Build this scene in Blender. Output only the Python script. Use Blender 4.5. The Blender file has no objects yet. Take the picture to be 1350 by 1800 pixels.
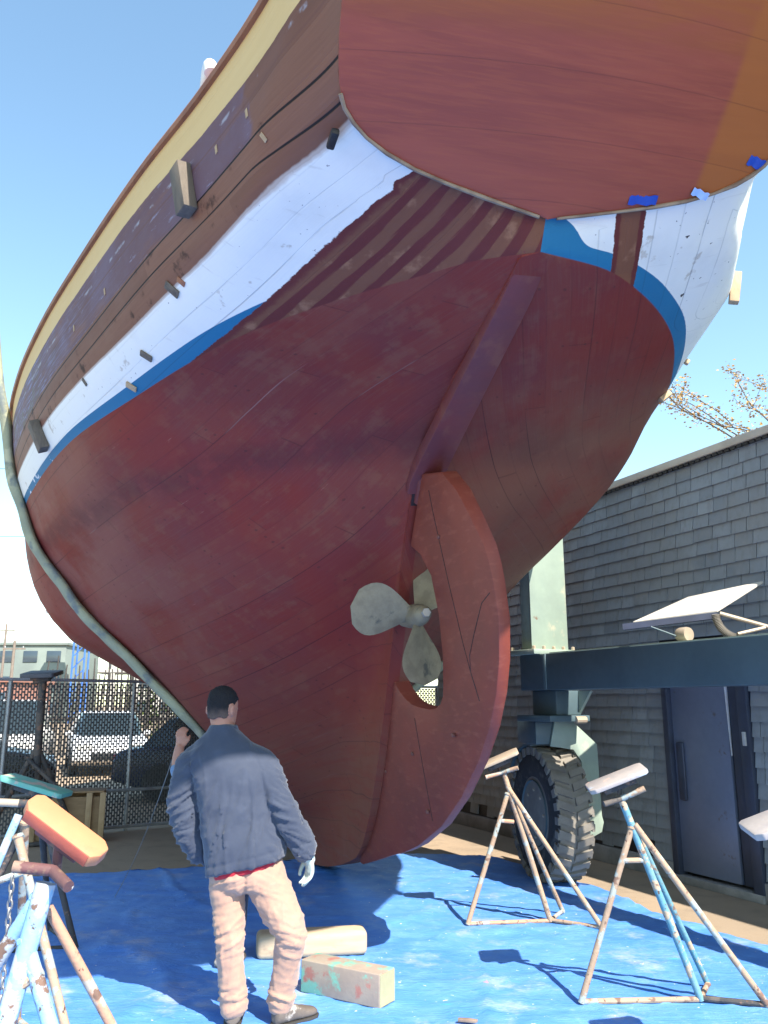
import bpy, bmesh, math, random
import numpy as np
from mathutils import Vector, Matrix, noise as mnoise
R = math.radians
scene = bpy.context.scene
COL = scene.collection
rng = random.Random(11)

# ------------------------------------------------------------------ camera, sky, sun, exposure
cam_d = bpy.data.cameras.new("camera"); cam = bpy.data.objects.new("camera", cam_d); COL.objects.link(cam)
cam.location = (0, 0, 1.65); cam.rotation_euler = (R(90 + 13.144), 0, 0)
cam_d.sensor_fit = 'VERTICAL'; cam_d.sensor_height = 24; cam_d.sensor_width = 18; cam_d.lens = 19.41
cam_d.clip_start = 0.05; cam_d.clip_end = 4000
scene.camera = cam
SUN_EL, SUN_AZ = 47.5, 147.0        # azimuth clockwise from +Y
sd = Vector((math.sin(R(SUN_AZ)) * math.cos(R(SUN_EL)), math.cos(R(SUN_AZ)) * math.cos(R(SUN_EL)), math.sin(R(SUN_EL))))
sun_d = bpy.data.lights.new("sun", 'SUN'); sun = bpy.data.objects.new("sun", sun_d); COL.objects.link(sun)
sun_d.energy = 5.0; sun_d.angle = R(0.5); sun_d.color = (1.0, 0.93, 0.83)
sun.rotation_euler = sd.to_track_quat('Z', 'Y').to_euler(); sun.location = (8, -12, 20)
world = bpy.data.worlds.new("World"); scene.world = world; world.use_nodes = True
wn = world.node_tree; wn.nodes.clear()
sky = wn.nodes.new('ShaderNodeTexSky'); sky.sky_type = 'NISHITA'; sky.sun_disc = False
sky.sun_elevation = R(SUN_EL); sky.sun_rotation = R(SUN_AZ); sky.air_density = 1.1; sky.dust_density = 0.4; sky.ozone_density = 0.3
bg = wn.nodes.new('ShaderNodeBackground'); bg.inputs[1].default_value = 0.142
wo = wn.nodes.new('ShaderNodeOutputWorld')
tint = wn.nodes.new('ShaderNodeMix'); tint.data_type = 'RGBA'; tint.blend_type = 'MULTIPLY'; tint.inputs[0].default_value = 1.0; tint.inputs[7].default_value = (.93, 1.05, 1.0, 1)
wn.links.new(sky.outputs[0], tint.inputs[6]); wn.links.new(tint.outputs[2], bg.inputs[0]); wn.links.new(bg.outputs[0], wo.inputs[0])
scene.view_settings.view_transform = 'Standard'; scene.view_settings.look = 'None'
scene.view_settings.exposure = 1.24; scene.view_settings.gamma = 1.0

# ------------------------------------------------------------------ node helper
class NT:
    def __init__(s, name):
        s.m = bpy.data.materials.new(name); s.m.use_nodes = True
        s.t = s.m.node_tree; s.bsdf = s.t.nodes['Principled BSDF']
        s._obj = None
    def new(s, k): return s.t.nodes.new(k)
    def put(s, sock, v):
        if isinstance(v, bpy.types.NodeSocket): s.t.links.new(v, sock)
        elif v is not None:
            if isinstance(v, (tuple, list)) and len(v) == 3 and sock.type == 'RGBA': v = (*v, 1)
            sock.default_value = v
    def coord(s):
        if s._obj is None: s._obj = s.new('ShaderNodeTexCoord').outputs['Object']
        return s._obj
    def xyz(s, v=None):
        n = s.new('ShaderNodeSeparateXYZ'); s.put(n.inputs[0], v or s.coord()); return n.outputs
    def m_(s, op, a, b=None, c=None):
        n = s.new('ShaderNodeMath'); n.operation = op; s.put(n.inputs[0], a)
        if b is not None: s.put(n.inputs[1], b)
        if c is not None: s.put(n.inputs[2], c)
        return n.outputs[0]
    def step(s, v, lo, hi):
        n = s.new('ShaderNodeMapRange'); n.interpolation_type = 'SMOOTHSTEP'; n.clamp = True
        s.put(n.inputs[0], v); s.put(n.inputs[1], lo); s.put(n.inputs[2], hi); n.inputs[3].default_value = 0; n.inputs[4].default_value = 1
        return n.outputs[0]
    def mix(s, f, a, b, mode='MIX'):
        n = s.new('ShaderNodeMix'); n.data_type = 'RGBA'; n.blend_type = mode; n.clamp_factor = True
        s.put(n.inputs[0], f); s.put(n.inputs[6], a); s.put(n.inputs[7], b); return n.outputs[2]
    def mapv(s, scale, v=None, rot=(0, 0, 0), loc=(0, 0, 0)):
        n = s.new('ShaderNodeMapping'); s.put(n.inputs[0], v or s.coord())
        n.inputs['Scale'].default_value = scale; n.inputs['Rotation'].default_value = rot; n.inputs['Location'].default_value = loc
        return n.outputs[0]
    def noise(s, scale, vec=None, detail=4, rough=0.55, dist=0.0):
        n = s.new('ShaderNodeTexNoise'); s.put(n.inputs['Vector'], vec or s.coord())
        n.inputs['Scale'].default_value = scale; n.inputs['Detail'].default_value = detail; n.inputs['Roughness'].default_value = rough; n.inputs['Distortion'].default_value = dist
        return n.outputs[0]
    def attr(s, name):
        n = s.new('ShaderNodeAttribute'); n.attribute_name = name; return n.outputs
    def comb(s, x, y, z):
        n = s.new('ShaderNodeCombineXYZ'); s.put(n.inputs[0], x); s.put(n.inputs[1], y); s.put(n.inputs[2], z); return n.outputs[0]
    def bump(s, h, strength=0.3, dist=0.01):
        n = s.new('ShaderNodeBump'); n.inputs['Strength'].default_value = strength; n.inputs['Distance'].default_value = dist
        s.put(n.inputs['Height'], h); s.t.links.new(n.outputs[0], s.bsdf.inputs['Normal'])
    def out(s, color, rough=0.6, metal=0.0, spec=None):
        s.put(s.bsdf.inputs['Base Color'], color); s.put(s.bsdf.inputs['Roughness'], rough); s.put(s.bsdf.inputs['Metallic'], metal)
        if spec is not None: s.bsdf.inputs['Specular IOR Level'].default_value = spec
        return s.m

def simple(name, c1, c2=None, scale=6, rough=0.6, metal=0.0, bump=0.15, bscale=40, stretch=None, spots=None, spec=None, bdist=0.004):
    """two-tone noise base, optional list of (colour, scale, lo, hi) patches of wear"""
    t = NT(name); v = t.mapv(stretch) if stretch else t.coord()
    c2 = c2 or tuple(x * 0.72 for x in c1)
    col = t.mix(t.step(t.noise(scale, v, 5), .36, .66), c1, c2)
    fine = t.noise(scale * 7, v, 3)
    col = t.mix(t.m_('MULTIPLY', fine, 0.35), col, tuple(x * 0.6 for x in c1))
    for (c, sc, lo, hi) in (spots or []):
        col = t.mix(t.step(t.noise(sc, t.mapv((1, 1, 1), loc=(sc, 3.1, 7.7)), 5, .6), lo, hi), col, c)
    t.out(col, t.m_('ADD', t.m_('MULTIPLY', fine, .2), rough - .1), metal, spec)
    if bump: t.bump(t.noise(bscale, v, 4), bump, bdist)
    return t.m

# ------------------------------------------------------------------ mesh helper
def link(o, parent=None):
    COL.objects.link(o)
    if parent is not None: o.parent = parent
    return o
def empty(name, loc=(0, 0, 0), rz=0.0, label=None, cat=None, group=None, mw=None):
    o = bpy.data.objects.new(name, None); COL.objects.link(o); o.empty_display_size = .2
    M = mw if mw is not None else Matrix.Translation(loc) @ Matrix.Rotation(rz, 4, 'Z')
    o.matrix_world = M
    if label: o['label'] = label
    if cat: o['category'] = cat
    if group: o['group'] = group
    return o
def tag(o, label=None, cat=None, group=None, kind=None):
    if label: o['label'] = label
    if cat: o['category'] = cat
    if group: o['group'] = group
    if kind: o['kind'] = kind
    return o
def frame_of(d, up=Vector((0, 0, 1))):
    d = Vector(d).normalized()
    if abs(d.dot(up)) > .98: up = Vector((1, 0, 0))
    x = up.cross(d).normalized(); y = d.cross(x); return x, y, d
def wm(o):
    M = o.matrix_basis.copy()
    while o.parent: o = o.parent; M = o.matrix_basis @ M
    return M
class MB:
    def __init__(s): s.v = []; s.f = []
    def add(s, vs, fs):
        o = len(s.v); s.v += [tuple(v) for v in vs]; s.f += [tuple(i + o for i in f) for f in fs]; return s
    def box(s, c, size, M=None, taper=None):
        hx, hy, hz = [a / 2 for a in size]; M = M or Matrix.Identity(3); c = Vector(c)
        vs = [c + M @ Vector((x * hx, y * hy, z * hz)) for z in (-1, 1) for y in (-1, 1) for x in (-1, 1)]
        return s.add(vs, [(0, 2, 3, 1), (4, 5, 7, 6), (0, 1, 5, 4), (2, 6, 7, 3), (0, 4, 6, 2), (1, 3, 7, 5)])
    def beam(s, a, b, w, h, up=Vector((0, 0, 1))):
        a = Vector(a); b = Vector(b); x, y, d = frame_of(b - a, up); M = Matrix((x, y, d)).transposed()
        return s.box((a + b) / 2, (w, h, (b - a).length), M)
    def tube(s, pts, r, n=12, cap=True):
        pts = [Vector(p) for p in pts]; k = len(pts); rs = r if isinstance(r, (list, tuple)) else [r] * k
        vs = []; x = None
        for i, p in enumerate(pts):
            d = (pts[min(i + 1, k - 1)] - pts[max(i - 1, 0)]).normalized()
            if x is None: x, y, _ = frame_of(d)
            else:
                x = (x - d * x.dot(d)); x = x.normalized() if x.length > 1e-6 else frame_of(d)[0]; y = d.cross(x)
            for j in range(n):
                a = 2 * math.pi * j / n; vs.append(p + (x * math.cos(a) + y * math.sin(a)) * rs[i])
        fs = [(i * n + j, i * n + (j + 1) % n, (i + 1) * n + (j + 1) % n, (i + 1) * n + j) for i in range(k - 1) for j in range(n)]
        if cap: fs += [tuple(range(n - 1, -1, -1)), tuple((k - 1) * n + j for j in range(n))]
        return s.add(vs, fs)
    def rings(s, rings, cap=True):
        n = len(rings[0]); k = len(rings); vs = [p for r in rings for p in r]
        fs = [(i * n + j, i * n + (j + 1) % n, (i + 1) * n + (j + 1) % n, (i + 1) * n + j) for i in range(k - 1) for j in range(n)]
        if cap: fs += [tuple(range(n - 1, -1, -1)), tuple((k - 1) * n + j for j in range(n))]
        return s.add(vs, fs)
    def prism(s, poly, depth, M=None, o=(0, 0, 0)):
        """2-D polygon (x,y) extruded +-depth/2 along z of frame M, at o"""
        M = M or Matrix.Identity(3); o = Vector(o); n = len(poly)
        vs = [o + M @ Vector((p[0], p[1], z)) for z in (-depth / 2, depth / 2) for p in poly]
        fs = [tuple(range(n - 1, -1, -1)), tuple(range(n, 2 * n))] + [(i, (i + 1) % n, n + (i + 1) % n, n + i) for i in range(n)]
        return s.add(vs, fs)
    def lathe(s, prof, c=(0, 0, 0), axis=(0, 0, 1), n=32):
        x, y, d = frame_of(axis); c = Vector(c)
        rs = [[c + d * h + (x * math.cos(2 * math.pi * j / n) + y * math.sin(2 * math.pi * j / n)) * r for j in range(n)] for (r, h) in prof]
        return s.rings(rs)
    def build(s, name, mat, parent=None, smooth=False, bevel=0.0, seg=2, local=False, angle=35):
        me = bpy.data.meshes.new(name); vs = s.v
        if parent is not None and not local:
            Mi = wm(parent).inverted(); vs = [tuple(Mi @ Vector(v)) for v in vs]
        me.from_pydata(vs, [], s.f); me.validate()
        bm = bmesh.new(); bm.from_mesh(me); bmesh.ops.recalc_face_normals(bm, faces=bm.faces)
        if bevel:
            bmesh.ops.remove_doubles(bm, verts=bm.verts, dist=1e-5)
            es = [e for e in bm.edges if len(e.link_faces) == 2 and e.calc_face_angle(0) > R(30)]
            bmesh.ops.bevel(bm, geom=es, offset=bevel, segments=seg, affect='EDGES', clamp_overlap=True, profile=.5)
        bm.to_mesh(me); bm.free()
        if smooth or bevel:
            me.polygons.foreach_set('use_smooth', [True] * len(me.polygons)); me.set_sharp_from_angle(angle=R(angle))
        if mat: me.materials.append(mat)
        o = bpy.data.objects.new(name, me); return link(o, parent)
def rotz(a): return Matrix.Rotation(a, 3, 'Z')
def smooth01(x, a, b):
    t = min(1, max(0, (x - a) / (b - a))); return t * t * (3 - 2 * t)

# ------------------------------------------------------------------ the boat: hull lines (boat frame: s forward, b starboard, u up from waterline)
K = 1.05
_ps, _he = R(16), R(-4)
bS = Vector((math.cos(_ps) * math.cos(_he), math.sin(_ps) * math.cos(_he), -math.sin(_he)))
bF = Vector((-math.sin(_ps), math.cos(_ps), 0)); bU = bS.cross(bF) * -1
bU = bF.cross(bS) * -1
if bU.z < 0: bU = -bU
BO = Vector((0.744, 3.553, 3.75))
BM = Matrix.Translation(BO) @ Matrix((bF, bS, bU)).transposed().to_4x4()     # handed: s,b,u (mirrored frame is fixed below)
# use a right-handed frame (s, port, u) for the object and flip b when making vertices
BMR = Matrix.Translation(BO) @ Matrix((bF, -bS, bU)).transposed().to_4x4()
def bw2w(s, b, u): return BO + (bF * s + bS * b + bU * u) * K
def tab(xs, ys):
    xs = np.array(xs, float); ys = np.array(ys, float); h = np.diff(xs); dl = np.diff(ys) / h
    m = np.zeros_like(xs); m[0] = dl[0]; m[-1] = dl[-1]
    for i in range(1, len(xs) - 1):
        if dl[i - 1] * dl[i] > 0:
            w1, w2 = 2 * h[i] + h[i - 1], h[i] + 2 * h[i - 1]; m[i] = (w1 + w2) / (w1 / dl[i - 1] + w2 / dl[i])
    def f(x):
        if x <= xs[0]: return float(ys[0])
        if x >= xs[-1]: return float(ys[-1])
        i = int(np.searchsorted(xs, x) - 1); t = (x - xs[i]) / h[i]
        return float((2*t**3-3*t*t+1)*ys[i] + (t**3-2*t*t+t)*h[i]*m[i] + (-2*t**3+3*t*t)*ys[i+1] + (t**3-t*t)*h[i]*m[i+1])
    return f
WLP = tab([0, .12, .34, .58, 1.12, 1.49, 1.98, 3.0, 4.33, 5, 6, 7.2, 8.5, 10, 11.5, 12.5, 13], [0, .26, .52, .79, 1.26, 1.48, 1.73, 2.21, 2.6, 2.75, 2.88, 2.9, 2.7, 2.1, 1.2, .5, .03])
WLS = tab([0, .09, .27, .72, 1.23, 1.6, 2, 3, 5, 7.2, 8.5, 10, 11.5, 12.5, 13], [0, .37, .68, 1.19, 1.56, 1.77, 1.91, 1.96, 1.96, 1.96, 1.9, 1.7, 1.1, .5, .03])
SHP = tab([-1.3, -.2, .4, 1.1, 2, 3.1, 4.2, 5.1, 6, 7.2, 8.5, 10, 11.5, 13, 14.3], [.96, 1.22, 1.43, 1.72, 2.05, 2.42, 2.72, 2.9, 3.0, 3.05, 2.95, 2.5, 1.75, .85, .03])
SHS = tab([-1.3, -.2, .4, .8, 1.3, 2, 3, 5, 7.2, 8.5, 10, 11.5, 13, 14.3], [.96, 1.21, 1.54, 1.79, 1.96, 2.03, 2.03, 2.02, 2.02, 1.98, 1.8, 1.5, .8, .03])
PW = tab([0, .3, 2, 5, 9, 13], [7.5, 7.2, 5, 3.2, 2.2, 1.3])
BT = tab([.12, .16, .21, .27, .34, .41, .55, .8, .98, 1.12, 1.22, 1.3, 1.36], [0, .32, .65, .87, .985, 1.02, 1.04, 1.03, .99, .92, .78, .55, .05])
UK = tab([0, 1.73, 1.9, 3.94, 5.9, 8, 9.5, 11, 12.3, 13], [0, -.58, -.80, -3.22, -3.53, -3.5, -3.1, -2.0, -.85, 0])
DB = tab([0, 1.73, 2.2, 3, 4, 5, 6, 9, 11, 12.3, 13], [.1, .62, 1.05, 1.75, 2.45, 3.05, 3.15, 2.9, 1.9, .85, .1])
WG = tab([0, .13, .25, .355, .45, .58, .7, .85, .95, 1.0, 1.3], [1, .945, .836, .756, .665, .556, .4545, .28, .14, .07, 0])
WG2 = tab([0, .1, .2, .3, .365, .444, .508, .571, .69, .85, .95, 1.0, 1.3], [1, .99, .965, .91, .85, .72, .615, .51, .37, .2, .11, .07, 0])
RAKE = 1.28
WLPI = tab([0, .26, .52, .79, 1.26, 1.48, 1.73, 2.21], [0, .12, .34, .58, 1.12, 1.49, 1.98, 3.0]); WLSI = tab([0, .37, .68, 1.19, 1.56, 1.77, 1.91], [0, .09, .27, .72, 1.23, 1.6, 2.0])
BTI = tab([0, .32, .65, .87, .985, 1.04, 1.24, 1.5, 1.9], [.12, .16, .21, .27, .335, .345, .39, .75, 1.4])
def sT(u): return -.08 - (u - .12) * RAKE
def keel_half(s): return .085 + .12 * smooth01(s, 4.5, 7) - .15 * smooth01(s, 10, 13)
def B(s, u, port):
    bw = (WLP if port else WLS)(s) if s > 0 else 0.0
    if u >= 0:
        bs = (SHP if port else SHS)(s); uu = min(u, 1.0)
        b = bw + (bs - bw) * (1 - (1 - uu) ** (PW(s) if port else .62 * PW(s)))
        if u >= .12 and s < .6:
            w = math.sin(math.pi / 2 * min(1, max(0, (s - sT(u)) / .5))); b = BT(u) * (1 - w) + b * w
        if u < (.34 if port else .40) and s < (.9 if port else 1.3):
            m = max(smooth01(s, .45, .9), smooth01(u, .20, .34)) if port else max(smooth01(s, .0, 1.3), smooth01(u, .12, .40)); wl = WLPI if port else WLSI; lo, hi = 0.0, 1.85
            for _ in range(22):                       # straight buttock lines from the transom edge down to the waterline
                q = (lo + hi) / 2; ut = BTI(q); s0 = sT(ut); s1 = wl(q); uq = ut * (s1 - s) / (s1 - s0)
                if uq < u: lo = q
                else: hi = q
            b = lo * (1 - m) + b * m
        return b
    uk = UK(s)
    if uk > -1e-4: return 0.0
    x = min(1, u / uk); fc = (1 - x) ** (.9 if port else .5); xd = -u / DB(s); fw = WG(xd)
    if port: k6 = smooth01(s, 4.6, 5.9); fw = fw * (1 - k6) + WG2(xd) * k6
    else: fw = min(1, fw + .17 * math.sin(math.pi * min(1, xd / .58))) * (1 - .42 * smooth01(xd, .5, .75))
    w = smooth01(s, 1.2, 3.0)
    return max(bw * (fc * (1 - w) + fw * w), min(keel_half(s), .9 * bw if s < .3 else 9))
def girth(s, u, port):
    """girth from the sheer down to u along the station"""
    n = max(2, int((1 - u) / .04)); g = 0; pb = B(s, 1.0, port); pu = 1.0
    for i in range(1, n + 1):
        q = 1 - (1 - u) * i / n; b = B(s, q, port); g += math.hypot(b - pb, q - pu); pb, pu = b, q
    return g * K
def strake(s, u, port):
    """plank coordinate: girth from the sheer, but on the counter the planks run on parallel to the buttock edge"""
    def plan(b, s_): return (.436 * s_ - .9 * b + .70) * K if port else (.52 + .37 * s_ - .93 * b) * K
    base = 1.235 if port else 1.2
    if u >= 0:
        c = plan(B(s, u, port), s); g = girth(s, u, port)
        k = smooth01(s, 1.1, 1.7) if port else smooth01(s, .6, 1.3)
        if not port: return (base + c) * (1 - k) + (base + .3) * k if u < .3 else g
        return (base + c if c > 0 else min(g, base + c * .8)) * (1 - k) + g * k
    bw = (WLP if port else WLS)(max(s, 0)); k = smooth01(s, 1.1, 1.7) if port else smooth01(s, .6, 1.3)
    gw = girth(max(s, .3), 0, port); v0 = (base + max(0, plan(bw, s))) * (1 - k) + gw * k if port else base + plan(bw, s)
    n = 10; g = 0; pb, pu = bw, 0.0
    for i in range(1, n + 1):
        q = u * i / n; b = B(s, q, port); g += math.hypot(b - pb, q - pu); pb, pu = b, q
    return v0 + g * K
def hull_mesh():
    bm_v = []; fs = []; gs = []
    us = [.94, .9, .84, .78, .7, .62, .54, .46, .40, .34, .30, .26, .22, .19, .16, .14, .12, .09, .06, .03, 0]
    xs = [.015, .04, .07, .1, .14, .18, .22, .27, .32, .37, .42, .47, .52, .57, .62, .67, .72, .77, .82, .86, .9, .94, .97, 1.0]
    NS = 150
    idx = {}
    for side in (1, 0):
        for r in range(len(us) + len(xs)):
            for i in range(NS + 1):
                t = (i / NS) ** 1.5
                if r < len(us):
                    u = us[r]
                    s0 = sT(u) if u >= .12 else -.08 * u / .12
                    s = s0 + (13 + 1.3 * u - s0) * t; uu = u
                    b = B(s, u, side) if i else (BT(u) if u >= .12 else 0.0)
                else:
                    s = 13 * t; uu = xs[r - len(us)] * UK(s); b = B(s, uu, side)
                    if xs[r - len(us)] == 1.0 and s > .3: b = max(.03 if s > 12 else .0, min(b, keel_half(s) if s > 1 else .09))
                idx[side, r, i] = len(bm_v)
                bm_v.append((s * K, (b if side else -b) * K, uu * K))      # y = port
                gs.append(strake(s, uu, side))
        for r in range(len(us) + len(xs) - 1):
            for i in range(NS):
                q = (idx[side, r, i], idx[side, r, i + 1], idx[side, r + 1, i + 1], idx[side, r + 1, i])
                fs.append(q if side else q[::-1])
    rl = len(us) + len(xs) - 1
    for i in range(NS): fs.append((idx[1, rl, i], idx[1, rl, i + 1], idx[0, rl, i + 1], idx[0, rl, i]))
    me = bpy.data.meshes.new('hull'); me.from_pydata(bm_v, [], fs)
    a = me.attributes.new('strake', 'FLOAT', 'POINT'); a.data.foreach_set('value', gs)
    bm = bmesh.new(); bm.from_mesh(me); bmesh.ops.remove_doubles(bm, verts=bm.verts, dist=2e-4)
    bmesh.ops.dissolve_degenerate(bm, edges=bm.edges, dist=1e-5)
    bmesh.ops.recalc_face_normals(bm, faces=bm.faces); bm.to_mesh(me); bm.free()
    me.polygons.foreach_set('use_smooth', [True] * len(me.polygons)); me.set_sharp_from_angle(angle=R(38))
    return me

def hull_material():
    t = NT('hull_paint'); s, y, u = t.xyz()[:3]; g = t.attr('strake')['Fac']
    port = t.step(y, -.001, .001)
    pv = t.comb(t.m_('MULTIPLY', s, .5), t.m_('MULTIPLY', g, 5.0), port)      # grain runs along the planks
    grain = t.noise(3.0, pv, 6, .6); grain2 = t.noise(14, t.comb(t.m_('MULTIPLY', s, .25), t.m_('MULTIPLY', g, 6.0), port), 4)
    blot = t.noise(1.3, None, 5, .6); blot2 = t.noise(5.5, None, 5, .62); fine = t.noise(60, None, 3)
    PWD = .145
    pk = t.m_('DIVIDE', g, PWD); fr = t.m_('FRACT', pk); pid = t.m_('FLOOR', pk)
    wn_ = t.new('ShaderNodeTexWhiteNoise'); wn_.noise_dimensions = '2D'
    # planks also change tone from one length to the next
    sl = t.m_('FLOOR', t.m_('ADD', t.m_('DIVIDE', s, 2.3), t.m_('MULTIPLY', pid, .37)))
    t.put(wn_.inputs['Vector'], t.comb(pid, sl, 0)); ptone = wn_.outputs['Value']
    d = t.m_('MINIMUM', fr, t.m_('SUBTRACT', 1, fr))
    sid = t.m_('ROUND', pk); wn2 = t.new('ShaderNodeTexWhiteNoise'); wn2.noise_dimensions = '1D'; t.put(wn2.inputs['W'], t.m_('ADD', sid, t.m_('MULTIPLY', port, 50)))
    srand = t.m_('POWER', wn2.outputs['Value'], 1.6)
    seam = t.m_('MULTIPLY', t.m_('SUBTRACT', 1, t.step(d, .012, t.m_('ADD', .022, t.m_('MULTIPLY', t.noise(2.3, pv, 4), .03)))), t.m_('ADD', .15, t.m_('MULTIPLY', srand, .85)))
    slf = t.m_('FRACT', t.m_('ADD', t.m_('DIVIDE', s, 2.3), t.m_('MULTIPLY', pid, .37)))
    butt = t.m_('SUBTRACT', 1, t.step(t.m_('MINIMUM', slf, t.m_('SUBTRACT', 1, slf)), .0008, .0025))
    # bare brown topside wood
    wood = t.mix(grain, (.21, .092, .058), (.12, .052, .035)); wood = t.mix(t.step(ptone, .2, .9), wood, t.mix(grain2, (.25, .115, .072), (.16, .072, .048)))
    wood = t.mix(t.step(blot2, .58, .70), wood, (.05, .022, .016))
    col = wood
    # old plum coloured paint band with chalky blue bloom, gone near the transom
    plum = t.mix(t.step(blot, .4, .65), (.135, .070, .078), (.15, .095, .125))
    plum = t.mix(t.m_('MULTIPLY', t.step(grain2, .5, .62), t.step(s, 1.2, 4.2)), plum, (.21, .21, .33))
    plum = t.mix(t.m_('MULTIPLY', t.step(blot2, .50, .62), t.m_('MULTIPLY', t.step(s, 2.2, 4.5), .8)), plum, (.15, .135, .10))
    plum = t.mix(t.m_('MULTIPLY', t.step(t.noise(2.6, t.comb(t.m_('MULTIPLY', s, .6), t.m_('MULTIPLY', g, 3), 4), 5, .65), .5, .68), .65), plum, (.19, .085, .06)); plum = t.mix(t.m_('MULTIPLY', t.step(t.noise(11, t.comb(t.m_('MULTIPLY', s, .5), t.m_('MULTIPLY', g, 2.4), 8), 4, .7), .60, .70), .6), plum, (.28, .27, .36))
    band = t.m_('MULTIPLY', t.step(u, .455, .462), t.step(t.m_('ADD', s, t.m_('MULTIPLY', blot, .5)), .32, .36))
    col = t.mix(band, col, plum)
    # chalk line under the cove
    cl = t.m_('MULTIPLY', t.m_('SUBTRACT', 1, t.step(t.m_('ABSOLUTE', t.m_('SUBTRACT', u, .70)), .004, .016)), t.step(blot2, .5, .6))
    col = t.mix(t.m_('MULTIPLY', cl, .8), col, (.34, .33, .37))
    # three deep seams of the wood strakes
    def line(uc, w):
        return t.m_('SUBTRACT', 1, t.step(t.m_('ABSOLUTE', t.m_('SUBTRACT', u, uc)), w * .4, w))
    sl3 = t.m_('MAXIMUM', line(t.m_('SUBTRACT', .458, t.m_('MULTIPLY', t.step(s, .3, 2), .02)), .0065), line(t.m_('SUBTRACT', .358, t.m_('MULTIPLY', s, .008)), .0055))
    col = t.mix(sl3, col, (.012, .008, .008))
    # cove bead below the yellow strip
    col = t.mix(t.m_('MULTIPLY', line(.64, .008), .6), col, (.14, .06, .045))
    yel = t.mix(grain, (.68, .49, .23), (.60, .41, .18)); yedge = t.m_('ADD', t.m_('ADD', .715, t.m_('MULTIPLY', t.step(s, -1.0, 1.5), .07)), t.m_('MULTIPLY', blot2, .02))
    col = t.mix(t.step(u, yedge, t.m_('ADD', yedge, .004)), col, yel)
    # white topside
    def curve(pts, v):
        n = t.new('ShaderNodeFloatCurve'); x0, x1 = pts[0][0], pts[-1][0]
        t.put(n.inputs['Value'], t.m_('DIVIDE', t.m_('SUBTRACT', v, x0), x1 - x0)); c_ = n.mapping.curves[0]
        c_.points[0].location = (0, pts[0][1]); c_.points[-1].location = (1, pts[-1][1])
        for x_, y_ in pts[1:-1]: c_.points.new((x_ - x0) / (x1 - x0), y_)
        n.mapping.update(); return n.outputs[0]
    wtop = curve([(-.45, .33), (-.19, .306), (-.03, .284), (.12, .260), (.3, .243), (.85, .231), (1.5, .222), (2.3, .236), (3.2, .235), (6, .26), (13, .4)], s)
    wtop = t.m_('ADD', t.m_('ADD', wtop, t.m_('MULTIPLY', t.m_('SUBTRACT', 1, port), .5)), t.m_('MULTIPLY', t.m_('SUBTRACT', blot2, .5), .010))
    white = t.mix(t.step(blot, .45, .75), (.77, .745, .68), (.66, .64, .59))
    white = t.mix(t.m_('MULTIPLY', t.step(blot2, .64, .70), .7), white, (.45, .38, .30))
    chips = t.m_('MULTIPLY', t.step(t.noise(9, t.mapv((1, 1, 2.2)), 3, .7), .68, .70), t.m_('SUBTRACT', 1, port))
    white = t.mix(chips, white, (.05, .04, .04))
    wseam = t.m_('MULTIPLY', seam, t.step(grain, .40, .55)); white = t.mix(t.m_('MULTIPLY', wseam, .6), white, (.22, .21, .22)); drip = t.m_('MULTIPLY', t.step(t.noise(7, t.comb(t.m_('MULTIPLY', s, 3.2), t.m_('MULTIPLY', g, .6), port), 4, .6), .60, .74), .28); white = t.mix(drip, white, (.42, .36, .29)); spk = t.step(t.noise(38, None, 2, .5), .735, .75); white = t.mix(t.m_('MULTIPLY', spk, .7), white, (.20, .17, .16))
    iswhite = t.m_('SUBTRACT', 1, t.step(u, t.m_('SUBTRACT', wtop, .003), wtop))
    rim = t.m_('MULTIPLY', t.m_('SUBTRACT', 1, t.step(t.m_('ABSOLUTE', t.m_('SUBTRACT', u, wtop)), .003, .009)), .8)
    col = t.mix(iswhite, col, white); col = t.mix(rim, col, (.50, .42, .36))
    # blue boot top
    btop = t.m_('ADD', t.m_('ADD', .052, t.m_('MULTIPLY', t.m_('MULTIPLY', t.m_('SUBTRACT', 1, t.step(s, -.1, .10)), t.m_('SUBTRACT', 1, t.step(t.m_('ABSOLUTE', y), .08, .30))), .085)), t.m_('MULTIPLY', t.m_('SUBTRACT', 1, port), -.004))
    isblue = t.m_('SUBTRACT', 1, t.step(u, btop, t.m_('ADD', btop, .002)))
    blue = t.mix(blot, (.012, .125, .24), (.02, .165, .30)); blue = t.mix(t.m_('MULTIPLY', wseam, .4), blue, (.01, .05, .1))
    flk = t.m_('MULTIPLY', t.step(blot2, .56, .6), t.step(s, 3.4, 3.8)); blue = t.mix(flk, blue, (.6, .62, .68))
    col = t.mix(isblue, col, blue)
    # scraped counter: bare brown planks between maroon seams
    wob = t.m_('MULTIPLY', t.m_('SUBTRACT', t.noise(22, None, 4, .7), .5), .035)
    gp = t.m_('ADD', g, wob)
    scP = t.m_('MULTIPLY', t.m_('MULTIPLY', t.step(gp, 1.235, 1.242), port), t.m_('SUBTRACT', 1, t.step(s, 1.5, 1.55)))
    cs = t.m_('ADD', t.m_('SUBTRACT', t.m_('MULTIPLY', y, -.93), t.m_('MULTIPLY', s, .37)), t.m_('MULTIPLY', wob, .7))
    scS = t.m_('MULTIPLY', t.m_('MULTIPLY', t.step(cs, .375, .379), t.m_('SUBTRACT', 1, t.step(cs, .525, .529))), t.m_('MULTIPLY', t.m_('SUBTRACT', 1, port), t.m_('SUBTRACT', 1, t.step(s, .8, .82))))
    sc = t.m_('MAXIMUM', scP, scS)
    cP = t.m_('DIVIDE', t.m_('ADD', t.m_('SUBTRACT', t.m_('MULTIPLY', s, .436), t.m_('MULTIPLY', y, .9)), .735), .105)
    fP = t.m_('FRACT', cP); dP = t.m_('MINIMUM', fP, t.m_('SUBTRACT', 1, fP))
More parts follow.
